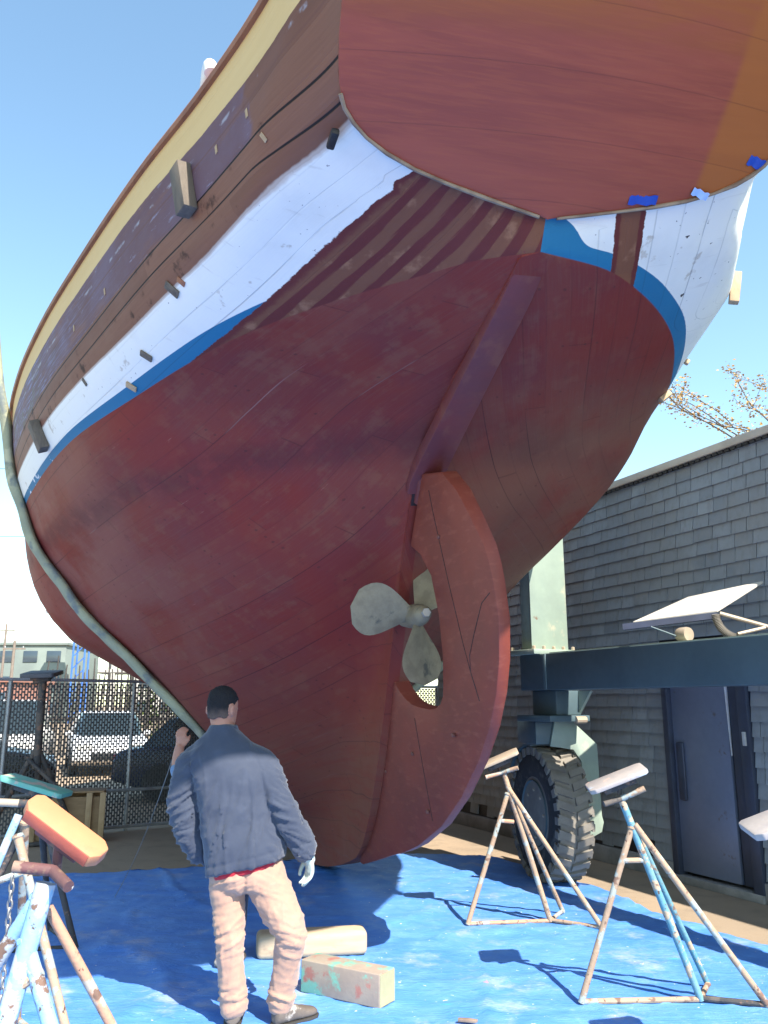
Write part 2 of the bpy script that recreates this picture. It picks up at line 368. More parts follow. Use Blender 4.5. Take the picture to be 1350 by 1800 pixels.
    dw = t.m_('ADD', dP, t.m_('MULTIPLY', t.m_('SUBTRACT', t.noise(3.5, t.comb(t.m_('MULTIPLY', s, .8), t.m_('MULTIPLY', cP, .9), 0), 4), .5), .55))
    maroon = t.mix(blot2, (.135, .026, .022), (.105, .022, .020))
    bare = t.mix(grain, (.20, .078, .042), (.14, .052, .030)); bare = t.mix(t.step(blot2, .55, .68), bare, (.26, .12, .068))
    stp = t.m_('SUBTRACT', 1, t.step(dw, .17, .27))
    edge1 = t.m_('MAXIMUM', t.m_('MULTIPLY', port, t.m_('SUBTRACT', 1, t.step(gp, 1.26, 1.30))), t.m_('MULTIPLY', t.m_('SUBTRACT', 1, port), t.m_('MAXIMUM', t.m_('SUBTRACT', 1, t.step(cs, .398, .41)), t.step(cs, .497, .505))))
    scr = t.mix(t.m_('MAXIMUM', t.m_('MULTIPLY', stp, port), edge1), bare, maroon)
    col = t.mix(sc, col, scr)
    # bottom paint
    btm = t.mix(t.step(blot, .38, .62), (.190, .029, .021), (.160, .029, .027))
    btm = t.mix(t.m_('MULTIPLY', t.step(ptone, .35, .95), .35), btm, (.21, .050, .032))
    btm = t.mix(t.m_('MULTIPLY', t.step(grain2, .48, .66), .3), btm, (.17, .06, .045))
    worn = t.m_('MULTIPLY', t.step(t.m_('ADD', blot2, t.m_('MULTIPLY', grain, .5)), .74, .95), .32)
    btm = t.mix(worn, btm, (.22, .10, .06))
    big = t.noise(.42, t.mapv((1, 1, 1), loc=(3.3, 1.2, 0)), 3, .5)  # broad red and brown areas put the hull's uneven lighting into the paint
    btm = t.mix(t.m_('MULTIPLY', t.step(big, .50, .66), .6), btm, (.215, .018, .012)); btm = t.mix(t.m_('MULTIPLY', t.step(big, .46, .32), .5), btm, (.235, .085, .055))
    fwdw = t.m_('MULTIPLY', t.m_('MULTIPLY', t.step(s, 2.6, 4.6), t.step(u, -2.2, -.6)), t.step(blot, .35, .6)); btm = t.mix(t.m_('MULTIPLY', fwdw, .55), btm, (.27, .11, .085))  # lighter brown forward, lighting variation put into the colour
    btm = t.mix(t.m_('MULTIPLY', t.step(u, -1.3, -2.6), .55), btm, t.mix(grain2, (.27, .085, .045), (.20, .055, .035)))
    # sanded deadwood and starboard garboards, browner
    sand = t.m_('MULTIPLY', t.step(u, -2.0, -2.6), t.step(grain, .3, .6)); btm = t.mix(t.m_('MULTIPLY', sand, .45), btm, (.20, .085, .05))
    sst = t.m_('MULTIPLY', t.m_('SUBTRACT', 1, port), t.step(s, .9, 1.7)); btm = t.mix(t.m_('MULTIPLY', t.m_('MULTIPLY', sst, t.step(blot, .3, .6)), .6), btm, (.19, .085, .05))
    sm = t.m_('MULTIPLY', seam, t.step(t.noise(1.1, pv, 3), .38, .58)); btm = t.mix(t.m_('MULTIPLY', sm, .75), btm, (.035, .010, .012))
    btm = t.mix(t.m_('MULTIPLY', butt, .35), btm, (.04, .012, .012))
    lt = t.m_('MULTIPLY', t.m_('MULTIPLY', seam, t.step(t.noise(1.7, pv, 3), .60, .66)), .5); btm = t.mix(lt, btm, (.34, .20, .17))
    bx = t.m_('FRACT', t.m_('DIVIDE', s, .46)); bd = t.m_('ADD', t.m_('POWER', t.m_('MULTIPLY', t.m_('SUBTRACT', bx, .5), .46), 2), t.m_('POWER', t.m_('MULTIPLY', t.m_('SUBTRACT', d, .28), PWD), 2))
    bung = t.m_('MULTIPLY', t.m_('SUBTRACT', 1, t.step(bd, .00007, .00013)), t.step(t.noise(1.9, pv, 2), .50, .58)); btm = t.mix(t.m_('MULTIPLY', bung, .55), btm, (.075, .022, .018))
    scf = t.m_('MULTIPLY', t.step(t.noise(3.2, t.comb(t.m_('MULTIPLY', s, 1.0), t.m_('MULTIPLY', g, 9.0), port), 5, .75), .66, .74), .5); btm = t.mix(scf, btm, (.34, .17, .13))
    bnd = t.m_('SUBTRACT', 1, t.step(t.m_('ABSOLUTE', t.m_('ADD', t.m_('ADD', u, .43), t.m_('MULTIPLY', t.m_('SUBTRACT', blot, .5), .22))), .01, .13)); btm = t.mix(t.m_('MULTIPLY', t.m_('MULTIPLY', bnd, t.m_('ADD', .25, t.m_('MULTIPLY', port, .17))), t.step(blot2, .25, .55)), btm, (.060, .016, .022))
    run = t.m_('MULTIPLY', t.step(t.noise(6, t.mapv((2.2, 2.2, .30)), 5, .65), .60, .72), .4); btm = t.mix(run, btm, (.11, .024, .022))
    wl = t.m_('SUBTRACT', 1, t.step(u, -.002, .002)); col = t.mix(wl, col, btm)
    rough = t.m_('ADD', .42, t.m_('MULTIPLY', blot2, .25))
    t.out(col, t.m_('ADD', rough, .1), 0, .25)
    h = t.m_('SUBTRACT', t.m_('ADD', t.m_('MULTIPLY', grain2, .25), t.m_('MULTIPLY', fine, .12)), t.m_('ADD', t.m_('MULTIPLY', seam, t.m_('MULTIPLY', t.m_('SUBTRACT', 1, isblue), .9)), sl3))
    h = t.m_('ADD', h, t.m_('MULTIPLY', ptone, .35))
    t.bump(h, .35, .008)
    return t.m
boat = empty('sailing_boat', label='large wooden sailing boat with maroon bottom hanging stern-first in a lift sling', cat='boat', mw=BMR)
hull = bpy.data.objects.new('hull', hull_mesh()); link(hull, boat); hull.data.materials.append(hull_material())

# ---- transom
def transom_grid(off, nb=18, inset=0.0, us=None):
    us = us or [.12, .13, .145, .16, .185, .21, .24, .27, .30, .34, .38, .42, .48, .55, .63, .7, .78, .86, .94, 1.0, 1.06, 1.12, 1.18, 1.24, 1.29, 1.33, 1.355]  # top rows raised out of view so the stern shades the man's shoulders
    vs = []; n = 2 * nb + 1
    for u in us:
        h = max(BT(u) - inset, .0005)
        for j in range(n):
            q = (j - nb) / nb; bul = .05 * (1 - q * q) * max(0, 1 - ((u - .58) / .5) ** 2) + off
            vs.append(((sT(u) - bul * .62) * K, -h * q * K, (u - bul * .79) * K))
    return vs, n, len(us)
def transom_mat():
    t = NT('transom_mahogany'); s, y, u = t.xyz()[:3]
    v = t.comb(t.m_('MULTIPLY', y, .35), t.m_('MULTIPLY', u, 4.0), t.m_('MULTIPLY', s, 3.0))
    g1 = t.noise(2.2, v, 6, .6, .5); g2 = t.noise(16, t.comb(t.m_('MULTIPLY', y, .25), t.m_('MULTIPLY', u, 6), t.m_('MULTIPLY', s, 5)), 4)
    c = t.mix(t.step(g1, .36, .64), (.30, .070, .042), (.24, .054, .036))
    c = t.mix(t.m_('MULTIPLY', t.step(g2, .45, .65), .28), c, (.35, .095, .046))
    top = t.m_('MULTIPLY', t.step(t.m_('ADD', u, t.m_('MULTIPLY', g1, .12)), .56, .72), t.step(g1, .3, .6))
    c = t.mix(t.m_('MULTIPLY', top, .7), c, (.34, .105, .022))
    # amber tone on the starboard end
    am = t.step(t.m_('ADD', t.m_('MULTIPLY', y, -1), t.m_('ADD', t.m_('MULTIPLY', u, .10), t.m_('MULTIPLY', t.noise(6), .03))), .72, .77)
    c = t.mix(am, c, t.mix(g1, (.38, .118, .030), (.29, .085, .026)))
    pl = t.m_('FRACT', t.m_('DIVIDE', u, .155)); ln = t.m_('SUBTRACT', 1, t.step(t.m_('MINIMUM', pl, t.m_('SUBTRACT', 1, pl)), .004, .014))
    c = t.mix(t.m_('MULTIPLY', ln, .25), c, (.06, .02, .016))
    t.out(c, t.m_('ADD', .40, t.m_('MULTIPLY', g2, .18)), 0, .3); t.bump(t.m_('SUBTRACT', g2, ln), .12, .004)
    return t.m
def build_transom():
    va, n, m = transom_grid(.012); vb, _, _ = transom_grid(-.03)
    fs = []
    N0 = len(va)
    for r in range(m - 1):
        for j in range(n - 1):
            a = (r * n + j, r * n + j + 1, (r + 1) * n + j + 1, (r + 1) * n + j)
            fs.append(a); fs.append(tuple(i + N0 for i in a[::-1]))
    for j in range(n - 1):
        fs.append((j, j + 1, N0 + j + 1, N0 + j)); fs.append(((m - 1) * n + j, (m - 1) * n + j + 1, N0 + (m - 1) * n + j + 1, N0 + (m - 1) * n + j))
    for r in range(m - 1):
        for j in (0, n - 1): fs.append((r * n + j, (r + 1) * n + j, N0 + (r + 1) * n + j, N0 + r * n + j))
    mb = MB(); mb.add(va + vb, fs)
    return mb.build('transom', transom_mat(), boat, smooth=True, local=True, angle=50)
transom = build_transom()
bP = lambda s, b, u: (s * K, -b * K, u * K)             # boat-local point
trimw = simple('weathered_trim', (.30, .22, .15), (.16, .10, .07), 9, .7)
# pale bedding bead along the lower transom edge
for sg in (-1, 1):
    pts = [bP(sT(u) - .012, sg * (BT(u) + .004), u - .014) for u in (.125, .14, .16, .185, .21, .24, .27, .30, .33, .36)]
    MB().tube(pts, [.007 + .004 * rng.random() for _ in pts], 6).build('bedding_bead', trimw, boat, smooth=True, local=True)
# dark rotted pocket at the port quarter where a plank end is missing
MB().box(bP(-.245, -1.003, .262), (.11, .035, .03), Matrix.Rotation(R(8), 3, 'X')).build('rotted_pocket', simple('rot', (.02, .013, .012), bump=.5), boat, bevel=.008, local=True)

# ---- cap rail, deck, stern timbers
capm = simple('cap_rail_varnish', (.30, .115, .055), (.20, .07, .04), 4, .5, stretch=(.4, 4, 4))
def sheer_pts(port, off, u, n=70):
    out = []
    for i in range(n + 1):
        s = sT(u) + .0 + (14.2 - sT(u)) * (i / n) ** 1.4
        b = B(s, min(u, 1.0), port) + off
        out.append((s, (-b if port else b), u))
    return out
for port in (1, 0):
    rings = []
    for (s, b, u) in sheer_pts(port, -.005, .935):
        sg = -1 if b < 0 else 1; a = abs(b)
        prof = [(.028, -.010), (.036, .006), (.028, .024), (-.12, .024), (-.12, -.010)]
        rings.append([bP(s, sg * max(a + x, .005), u + z) for x, z in prof])
    MB().rings(rings).build('cap_rail', capm, boat, smooth=True, local=True)
dk = []
pp = sheer_pts(1, -.03, .85, 50); ss = sheer_pts(0, -.03, .85, 50)
mb = MB(); mb.add([bP(*p) for p in pp] + [bP(*p) for p in ss], [(i, i + 1, 51 + i + 1, 51 + i) for i in range(50)]); mb.build('deck', simple('teak_deck', (.32, .25, .18), stretch=(.3, 6, 1)), boat, local=True)
# horn timber: the proud centre plank running down the counter, and the dark gap shade at the stern post
hm = bpy.data.materials.get('hull_paint')
botm = None
def bottom_simple():
    t = NT('bottom_paint'); n1 = t.noise(2.2, None, 5, .6); n2 = t.noise(9, t.mapv((1, 1, .35)), 5, .6)
    c = t.mix(t.step(n1, .35, .65), (.165, .032, .030), (.125, .030, .034)); c = t.mix(t.m_('MULTIPLY', t.step(n2, .5, .7), .5), c, (.20, .07, .045))
    t.out(c, t.m_('ADD', .42, t.m_('MULTIPLY', n2, .25)), 0, .4); t.bump(n2, .25, .006); return t.m
botm = bottom_simple()
prof = [(.02, .012), (.3, -.100), (.8, -.268), (1.2, -.402), (1.55, -.52), (1.74, -.60), (1.80, -.66)]
rings = []
for i, (s, u) in enumerate(prof):
    w = .080 + .008 * i; d = .006 + .004 * i
    rings.append([bP(s, w, u + .05), bP(s, w * .9, u - d), bP(s, -w * .9, u - d), bP(s, -w, u + .05)])
MB().rings(rings).build('horn_timber', botm, boat, bevel=.006, local=True)

# ---- rudder, turned to starboard about the raked stern post
Rp = Vector((1.73, 0, -.58)); Hp = Vector((3.94, 0, -3.22)); ax = (Hp - Rp).normalized()
aft = Vector((-1, 0, 0)); aft = (aft - ax * aft.dot(ax)).normalized(); al = R(10)
ch = aft * math.cos(al) + Vector((0, 1, 0)) * math.sin(al); nn = ax.cross(ch)      # in (s, b, u)
r_out = [(-.03, .036), (-.14, .25), (-.11, .44), (-.03, .62), (.06, .8), (.13, .88), (.21, .95), (.39, 1.07), (.61, 1.15), (.81, 1.19), (1.05, 1.2), (1.34, 1.17), (1.7, 1.09), (2.08, .96), (2.47, .76), (2.70, .61), (2.88, .47), (3.2, .24), (3.40, .09), (3.43, .036), (3.08, .036), (2.62, .036), (2.19, .036), (1.98, .036), (1.66, .036)]
r_ap = [(1.53, .036), (1.545, .11), (1.56, .20), (1.555, .29), (1.535, .37), (1.5, .44), (1.41, .58), (1.35, .645), (1.28, .685), (1.21, .695), (1.15, .68), (.95, .61), (.73, .49), (.54, .33), (.48, .17), (.49, .036), (.37, .036), (.2, .036), (.01, .036)]
def rud(a, c, th): p = Rp + ax * a + ch * c + nn * th; return bP(p.x, p.y, p.z)
def rudder_mesh():
    poly = r_out + r_ap; n = len(poly)
    bm = bmesh.new(); vs = [bm.verts.new((p[0], p[1], 0)) for p in poly]; bm.faces.new(vs)
    bmesh.ops.triangulate(bm, faces=bm.faces[:]); bmesh.ops.subdivide_edges(bm, edges=[e for e in bm.edges if not e.is_boundary], cuts=2, use_grid_fill=True)
    bmesh.ops.triangulate(bm, faces=bm.faces[:])
    tri = [[v.index for v in f.verts] for f in (bm.verts.index_update() or bm.faces)]
    pts = [v.co.copy() for v in bm.verts]; be = [(e.verts[0].index, e.verts[1].index) for e in bm.edges if e.is_boundary]; bm.free()
    th = lambda c: .062 - .022 * min(1, c / 1.0)
    N0 = len(pts); mb = MB()
    mb.add([rud(p.x, p.y, th(p.y)) for p in pts] + [rud(p.x, p.y, -th(p.y)) for p in pts], [tuple(t) for t in tri] + [tuple(i + N0 for i in t[::-1]) for t in tri] + [(a, b, b + N0, a + N0) for a, b in be])
    return mb
t = NT('rudder_paint'); n1 = t.noise(2.0, None, 5, .6); n2 = t.noise(9, t.mapv((1, 1, 3)), 5, .6)
c = t.mix(t.step(n1, .35, .65), (.225, .046, .028), (.18, .040, .026)); c = t.mix(t.m_('MULTIPLY', t.step(n2, .5, .7), .4), c, (.30, .09, .055))
t.out(c, t.m_('ADD', .45, t.m_('MULTIPLY', n2, .2)), 0, .35); t.bump(n2, .25, .006); rudm = t.m
rudder = rudder_mesh().build('rudder', rudm, boat, local=True, bevel=.012, smooth=True, angle=30)
dark_seam_and_shade = simple('seam_and_gap_shade', (.03, .012, .012), bump=0)
for line in (((.03, .15), (.14, .24), (.46, .53), (.74, .80), (.85, .92), (.96, 1.06)), ((.29, .94), (.39, .89), (.60, .88), (.76, .88), (.85, .92)), ((1.60, .44), (1.87, .65), (2.13, .86))):
    mb = MB()
    for sg in (-1,):
        for a, b_ in zip(line[:-1], line[1:]): mb.beam(rud(a[0], a[1], sg * (.063 - .022 * min(1, a[1]) - .001)), rud(b_[0], b_[1], sg * (.063 - .022 * min(1, b_[1]) - .001)), .004, .005)
    mb.build('plank_seam', dark_seam_and_shade, rudder, local=True)
# raised cheek straps and bolts on the rudder
boltm = simple('bolt_rust', (.20, .07, .05))
for (a, c_) in ((1.86, .5), (2.1, .80), (1.35, .90), (.25, .35), (2.3, .2)):
    MB().lathe([(.014, 0), (.014, .012), (.006, .018)], rud(a, c_, -.05), Vector((nn.x, -nn.y, nn.z)) * -1, 12).build('bolt', boltm, rudder, local=True, smooth=True)
gm_ = []
for a_ in (-.02, .5, 1.0, 1.5, 2.0, 2.5, 3.0, 3.42):
    q = Rp + ax * a_ + aft * .006; w = .078; gm_.append([bP(q.x, w, q.z), bP(q.x - aft.x * .03, w, q.z - aft.z * .03), bP(q.x - aft.x * .03, -w, q.z - aft.z * .03), bP(q.x, -w, q.z)])
MB().rings(gm_).build('post_gap_shade', dark_seam_and_shade, boat, local=True)  # dark strip painted in for the shade of the rudder gap
# rudder stock knuckle at the hull
MB().tube([bP(1.70, 0, -.50), bP(1.76, .0, -.62), bP(1.85, .0, -.73)], [.075, .07, .062], 14).build('rudder_stock', botm, boat, smooth=True, local=True)
# heel fitting joining post and rudder
MB().tube([bP(*(Rp + ax * a + ch * .0)) for a in (2.28, 2.34)], .075, 12).build('gudgeon', botm, boat, smooth=True, local=True)

# ---- propeller in the aperture
prm = simple('propeller_bronze', (.29, .23, .14), (.22, .17, .105), 12, .6, .1, .25, spots=[((.10, .085, .06), 6, .60, .70)])
HUB = Vector((2.1, -.01, -1.43))
hubo = MB().lathe([(.02, -.20), (.05, -.16), (.075, -.06), (.085, .06), (.075, .14), (.05, .30)], bP(*HUB), (1, 0, 0), 24).build('propeller', prm, boat, smooth=True, local=True)
MB().lathe([(.03, -.205), (.035, -.17), (.03, -.15)], bP(*HUB), (1, 0, 0), 6).build('shaft_nut', simple('nut_bright', (.62, .58, .52), rough=.35, metal=.6, bump=0), hubo, local=True)
MB().tube([bP(2.2, .02, -1.42), bP(2.75, .01, -1.42)], [.04, .05], 14).build('propeller_shaft', botm, boat, smooth=True, local=True)
def blade(angle):
    er = Vector((0, math.cos(angle), math.sin(angle))); et = Vector((0, -math.sin(angle), math.cos(angle))); mb = MB()
    NR, NC = 12, 10; front = []; back = []
    for i in range(NR + 1):
        q = i / NR; r = .05 + .40 * q
        w = .045 + .155 * math.sin(math.pi * min(1, q * .92 + .06) ** 1.35) ** .8 if q < 1 else .0
        if q > .9: w = .195 * math.sqrt(max(0, 1 - ((q - .62) / .38) ** 2)) if q < 1 else .004
        tw = R(52 - 26 * q); th = .016 * (1 - q) + .005
        for j in range(NC + 1):
            x = -1 + 2 * j / NC; p = HUB + er * r + et * (x * w * math.cos(tw)) + Vector((1, 0, 0)) * (x * w * math.sin(tw) * .75)
            k = th * (1 - x * x) + .002
            front.append(bP(p.x - k, p.y, p.z)); back.append(bP(p.x + k, p.y, p.z))
    n = NC + 1; N0 = len(front); fs = []
    for i in range(NR):
        for j in range(NC):
            a = (i * n + j, i * n + j + 1, (i + 1) * n + j + 1, (i + 1) * n + j); fs += [a, tuple(k + N0 for k in a[::-1])]
    for i in range(NR):
        for j in (0, NC): fs.append((i * n + j, (i + 1) * n + j, N0 + (i + 1) * n + j, N0 + i * n + j))
    for i in (0, NR):
        for j in range(NC): fs.append((i * n + j, i * n + j + 1, N0 + i * n + j + 1, N0 + i * n + j))
    return mb.add(front + back, fs)
for a in (R(170), R(272), R(52)): blade(a).build('blade', prm, hubo, smooth=True, local=True)

# ---- wooden blocks screwed to the topsides
grey_w = simple('grey_block_wood', (.15, .12, .09), (.10, .08, .065), 5, .8, bump=.4, stretch=(5, 5, 1), spots=[((.08, .065, .055), 8, .58, .68)])
tan_w = simple('tan_block_wood', (.48, .34, .20), (.36, .24, .14), 6, .75, bump=.3, stretch=(5, 5, 1))
def on_hull(s, u, port, off=0.0):
    b = B(s, u, port); sg = -1 if port else 1
    db_u = (B(s, u + .03, port) - B(s, u - .03, port)) / .06; db_s = (B(s + .06, u, port) - B(s - .06, u, port)) / .12
    nrm = Vector((-db_s, 1, -db_u)).normalized(); tu = Vector((0, db_u, 1)); tu = (tu - nrm * tu.dot(nrm)).normalized()
    p = Vector((s, b, u)) + nrm * off
    f = lambda v: Vector((v.x, -v.y * sg, v.z))
    return f(p) * K, f(nrm), f(tu)
def hull_block(s, u, port, size, mat, tilt=0.0, name='wood_block'):
    p, n_, t_ = on_hull(s, u, port); n_.normalize(); t_ = (Matrix.Rotation(tilt, 3, n_) @ t_).normalized(); x_ = t_.cross(n_)
    M = Matrix((x_, n_, t_)).transposed()
    return MB().box(p + n_ * size[1] / 2, size, M).build(name, mat, boat, bevel=.006, local=True)
# ------------------------------------------------------------------ ground, tarp
def ground_mat():
    t = NT('yard_concrete'); n1 = t.noise(.5, None, 6, .6); n2 = t.noise(4, None, 6, .65); n3 = t.noise(60, None, 3); n4 = t.noise(260, None, 2)
    c = t.mix(t.step(n1, .35, .65), (.36, .27, .185), (.29, .225, .16)); c = t.mix(t.m_('MULTIPLY', t.step(n2, .5, .7), .5), c, (.22, .17, .125))
    c = t.mix(t.m_('MULTIPLY', t.step(n4, .5, .68), .4), c, (.46, .38, .29)); c = t.mix(t.m_('MULTIPLY', t.step(n3, .62, .75), .4), c, (.12, .10, .085))
    t.out(c, .85, 0, .2); t.bump(t.m_('ADD', n4, n3), .5, .006); return t.m
gm = ground_mat()
g = MB().add([(-900, -200, 0), (900, -200, 0), (900, 1600, 0), (-900, 1600, 0)], [(0, 1, 2, 3)]).build('ground', gm); tag(g, kind='structure')
def tarp_mat():
    t = NT('tarp_polyethylene'); n1 = t.noise(.9, None, 6, .62); n2 = t.noise(3.2, t.mapv((1, 1.6, 1)), 7, .68); n3 = t.noise(14, None, 5, .7); n4 = t.noise(70, None, 3, .7)
    x, y, z = t.xyz()[:3]
    c = t.mix(t.step(n1, .35, .65), (.060, .205, .60), (.085, .255, .66))
    c = t.mix(t.m_('MULTIPLY', t.step(n2, .36, .72), .6), c, (.16, .34, .68))
    c = t.mix(t.m_('MULTIPLY', t.step(n3, .56, .74), t.m_('MULTIPLY', t.step(n2, .4, .65), .45)), c, (.36, .52, .74))
    dust = t.m_('MULTIPLY', t.step(t.noise(1.7, t.mapv((1, 1, 1), loc=(5, 2, 0)), 6, .7), .54, .70), .55); c = t.mix(dust, c, (.42, .44, .55))
    spl = t.step(t.noise(26, None, 4, .6), .69, .71); c = t.mix(spl, c, (.66, .64, .66))
    cy = t.m_('MULTIPLY', t.step(t.noise(5, t.mapv((.5, 2, 1), loc=(1, 9, 0)), 5, .7), .64, .72), .55); c = t.mix(cy, c, (.05, .42, .85))
    pk = t.step(t.noise(9, t.mapv((1, 1, 1), loc=(11, 4, 0)), 3, .6), .74, .77); c = t.mix(t.m_('MULTIPLY', pk, .6), c, (.5, .25, .32))
    t.out(c, t.m_('ADD', .38, t.m_('MULTIPLY', n3, .3)), 0, .45)
    rp = t.noise(2.2, t.mapv((1, 4.2, 1), rot=(0, 0, .25)), 5, .6, .8); rp = t.m_('ABSOLUTE', t.m_('SUBTRACT', rp, .5)); rp2 = t.noise(5.0, t.mapv((1, 2.6, 1), rot=(0, 0, -.5)), 4, .6, .6); rp2 = t.m_('ABSOLUTE', t.m_('SUBTRACT', rp2, .5))
    rp = t.m_('ADD', t.m_('MULTIPLY', t.m_('SUBTRACT', 1, t.step(rp, 0, .10)), 1.1), t.m_('MULTIPLY', t.m_('SUBTRACT', 1, t.step(rp2, 0, .07)), .5))
    wx = t.new('ShaderNodeTexWave'); t.put(wx.inputs['Vector'], t.coord()); wx.inputs['Scale'].default_value = 60; wx.inputs['Distortion'].default_value = .6
    t.bump(t.m_('ADD', t.m_('ADD', t.m_('MULTIPLY', rp, .30), t.m_('MULTIPLY', n3, .22)), t.m_('ADD', t.m_('MULTIPLY', n4, .2), t.m_('MULTIPLY', wx.outputs['Fac'], .03))), .35, .02)
    return t.m
def tarp():
    far = [(-7.0, 7.9), (-3.73, 8.64), (-2.81, 8.92), (-1.87, 9.27), (-.6, 9.75), (.25, 10.05), (.68, 10.02), (1.07, 9.87)]
    right = [(-1.5, 5.6), (2.5, 4.55), (4.2, 3.70), (6.25, 2.72), (7.25, 2.2), (8.16, 1.99), (9.43, 1.42), (9.87, 1.12), (10.1, .6)]
    fx = [p[0] for p in far]; fy = [p[1] for p in far]; ry = [p[0] for p in right]; rx = [p[1] for p in right]
    xs = np.linspace(-7, 5.6, 215); NY = 190; mb = MB(); vs = []
    for j in range(NY + 1):
        q = j / NY
        for i, x0 in enumerate(np.linspace(0, 1, 215)):
            y = -1.5 + q * 11.4
            xr = np.interp(y, ry, rx); x = -7 + x0 * (xr + 7)
            yf = np.interp(x, fx, fy) if x < 1.07 else 9.87
            y = min(y, yf) if q < 1 else yf
            x += .03 * mnoise.noise((0, y * 2.1, 3)) * x0; 
            e = min(1, (1 - x0) * (xr + 7) / .5)
            p = Vector((x, y, 0))
            n = mnoise.noise(p * .7) * .5 + .5; rd = 1 - abs(mnoise.noise(Vector((x * .9 + 3, y * 2.6, 1)))) * 2
            rd2 = 1 - abs(mnoise.noise(Vector((x * 3.1, y * 4.4 + 2, 5)))) * 2
            rd3 = 1 - abs(mnoise.noise(Vector((x * 2.0 + y * 1.2, y * 1.2 - x * .5, 9)))) * 2
            cr = 1 - abs(mnoise.noise(Vector((x * .5 + y * .12 + 7, y * .35, 4)))) * 2; cr2 = 1 - abs(mnoise.noise(Vector((x * .25 + 2, y * .9 - x * .3, 14)))) * 2
            z = .006 + .006 * n + .012 * max(0, rd) ** 14 + .008 * max(0, rd2) ** 12 + .012 * max(0, rd3) ** 18 + .022 * max(0, cr) ** 26 + .020 * max(0, cr2) ** 24
            if x0 > .985: z += .012 * (mnoise.noise(Vector((y * 5, 0, 0))) + .5)
            vs.append((x, y, max(.005, z)))
    n = 215; fs = [(j * n + i, j * n + i + 1, (j + 1) * n + i + 1, (j + 1) * n + i) for j in range(NY) for i in range(n - 1)]
    me = bpy.data.meshes.new('tarp'); me.from_pydata(vs, [], fs); me.polygons.foreach_set('use_smooth', [True] * len(me.polygons)); me.materials.append(tarp_mat())
    o = bpy.data.objects.new('tarp', me); link(o); tag(o, 'wrinkled blue paint-spattered plastic tarp spread on the concrete under the boat', 'tarp'); return o
tarp()
# drips and chips lying on the tarp
chipm = simple('wood_chip', (.30, .22, .16), (.2, .13, .1))
o = MB().prism([(-.05, -.012), (.045, -.016), (.055, .006), (.01, .016), (-.05, .012)], .014, rotz(R(-12)), (.44, 4.86, .034)).build('wood_offcut', chipm, bevel=.002); tag(o, 'dark splinter of wood lying on the tarp by the painted block', 'offcut')

# ------------------------------------------------------------------ shingled building on the right
WD = Vector((-.405, .914, 0)).normalized(); WN = Vector((-.914, -.405, 0)).normalized(); W0 = Vector((3.27, 7.62, 0))
def wp(k, z, off=0.0): return W0 + WD * k + WN * off + Vector((0, 0, z))
WM = Matrix((WD, WN, Vector((0, 0, 1)))).transposed()
bld = empty('shingled_building', tuple(W0), label='long grey shingle-clad building with a pale roof edge beside the boat yard', cat='building')
dark = simple('tar_paper', (.03, .03, .032), (.02, .02, .022), bump=.2)
KA, KB, ZT = -7.0, 6.0, 4.03
def wbox(mb, k0, k1, z0, z1, o0, o1): return mb.box((wp((k0 + k1) / 2, (z0 + z1) / 2, (o0 + o1) / 2)), (abs(k1 - k0), abs(o1 - o0), z1 - z0), WM)
mb = MB(); wbox(mb, KA, .02, 0, ZT, -5.2, -.02); wbox(mb, 1.06, KB, 0, ZT, -5.2, -.02); wbox(mb, .02, 1.06, 2.2, ZT, -5.2, -.02); wbox(mb, .02, 1.06, 0, 2.2, -5.2, -.12)
mb.build('wall', dark, bld)
def shingle_mat():
    t = NT('asphalt_shingle'); a = t.attr('tone')['Fac']; n1 = t.noise(1.4, None, 5, .6); n2 = t.noise(16, t.mapv((1, 1, .4)), 4, .6); n3 = t.noise(160, None, 3)
    c = t.mix(a, (.165, .195, .225), (.28, .32, .35)); c = t.mix(t.step(n1, .4, .62), c, t.mix(a, (.235, .25, .255), (.19, .215, .235)))
    c = t.mix(t.m_('MULTIPLY', t.step(n2, .48, .68), .45), c, (.16, .17, .175)); c = t.mix(t.m_('MULTIPLY', n3, .25), c, (.36, .36, .34))
    t.out(c, .9, 0, .2); t.bump(t.m_('ADD', n3, n2), .6, .004); return t.m
mb = MB(); tone = []
row = 0; z = .20; EX = .131
while z < ZT - .03:
    k = -3.2 + rng.uniform(0, .25)
    while k < KB - .02:
        w = rng.choice((.18, .205, .22, .24, .27)) + rng.uniform(-.01, .01); w = min(w, KB - k)
        if z < 2.18:
            if k < -.02 and k + w > -.02: w = -.02 - k
            elif -.02 <= k < 1.08: k = 1.08
        inside = False
        miss = row == 0 and rng.random() < .35
        if not inside and not miss and w > .04:
            dz = rng.uniform(-.004, .004) if row else rng.uniform(-.03, .02); lift = rng.uniform(.0, .004); g_ = rng.uniform(.006, .011)
            zt = min(z + EX + .03, ZT); a0, a1 = k + g_, k + w
            zb = z + dz
            vs = [wp(a0, zb, -.004), wp(a1, zb, -.004), wp(a1, zb + rng.uniform(-.003, .003), .017 + lift), wp(a0, zb, .017 + lift), wp(a0, zt, -.012), wp(a1, zt, -.012), wp(a1, zt, -.004), wp(a0, zt, -.004)]
            mb.add(vs, [(0, 3, 2, 1), (4, 5, 6, 7), (0, 1, 5, 4), (1, 2, 6, 5), (2, 3, 7, 6), (3, 0, 4, 7)]); tone += [min(1, max(0, rng.gauss(.5, .28)))] * 8
        k += w
    z += EX; row += 1
o = mb.build('shingles', shingle_mat(), bld); at_ = o.data.attributes.new('tone', 'FLOAT', 'POINT')
at_.data.foreach_set('value', tone if len(tone) == len(o.data.vertices) else [.5] * len(o.data.vertices))
conc = simple('footing_concrete', (.30, .29, .28), (.20, .195, .19), 5, .9, bump=.5)
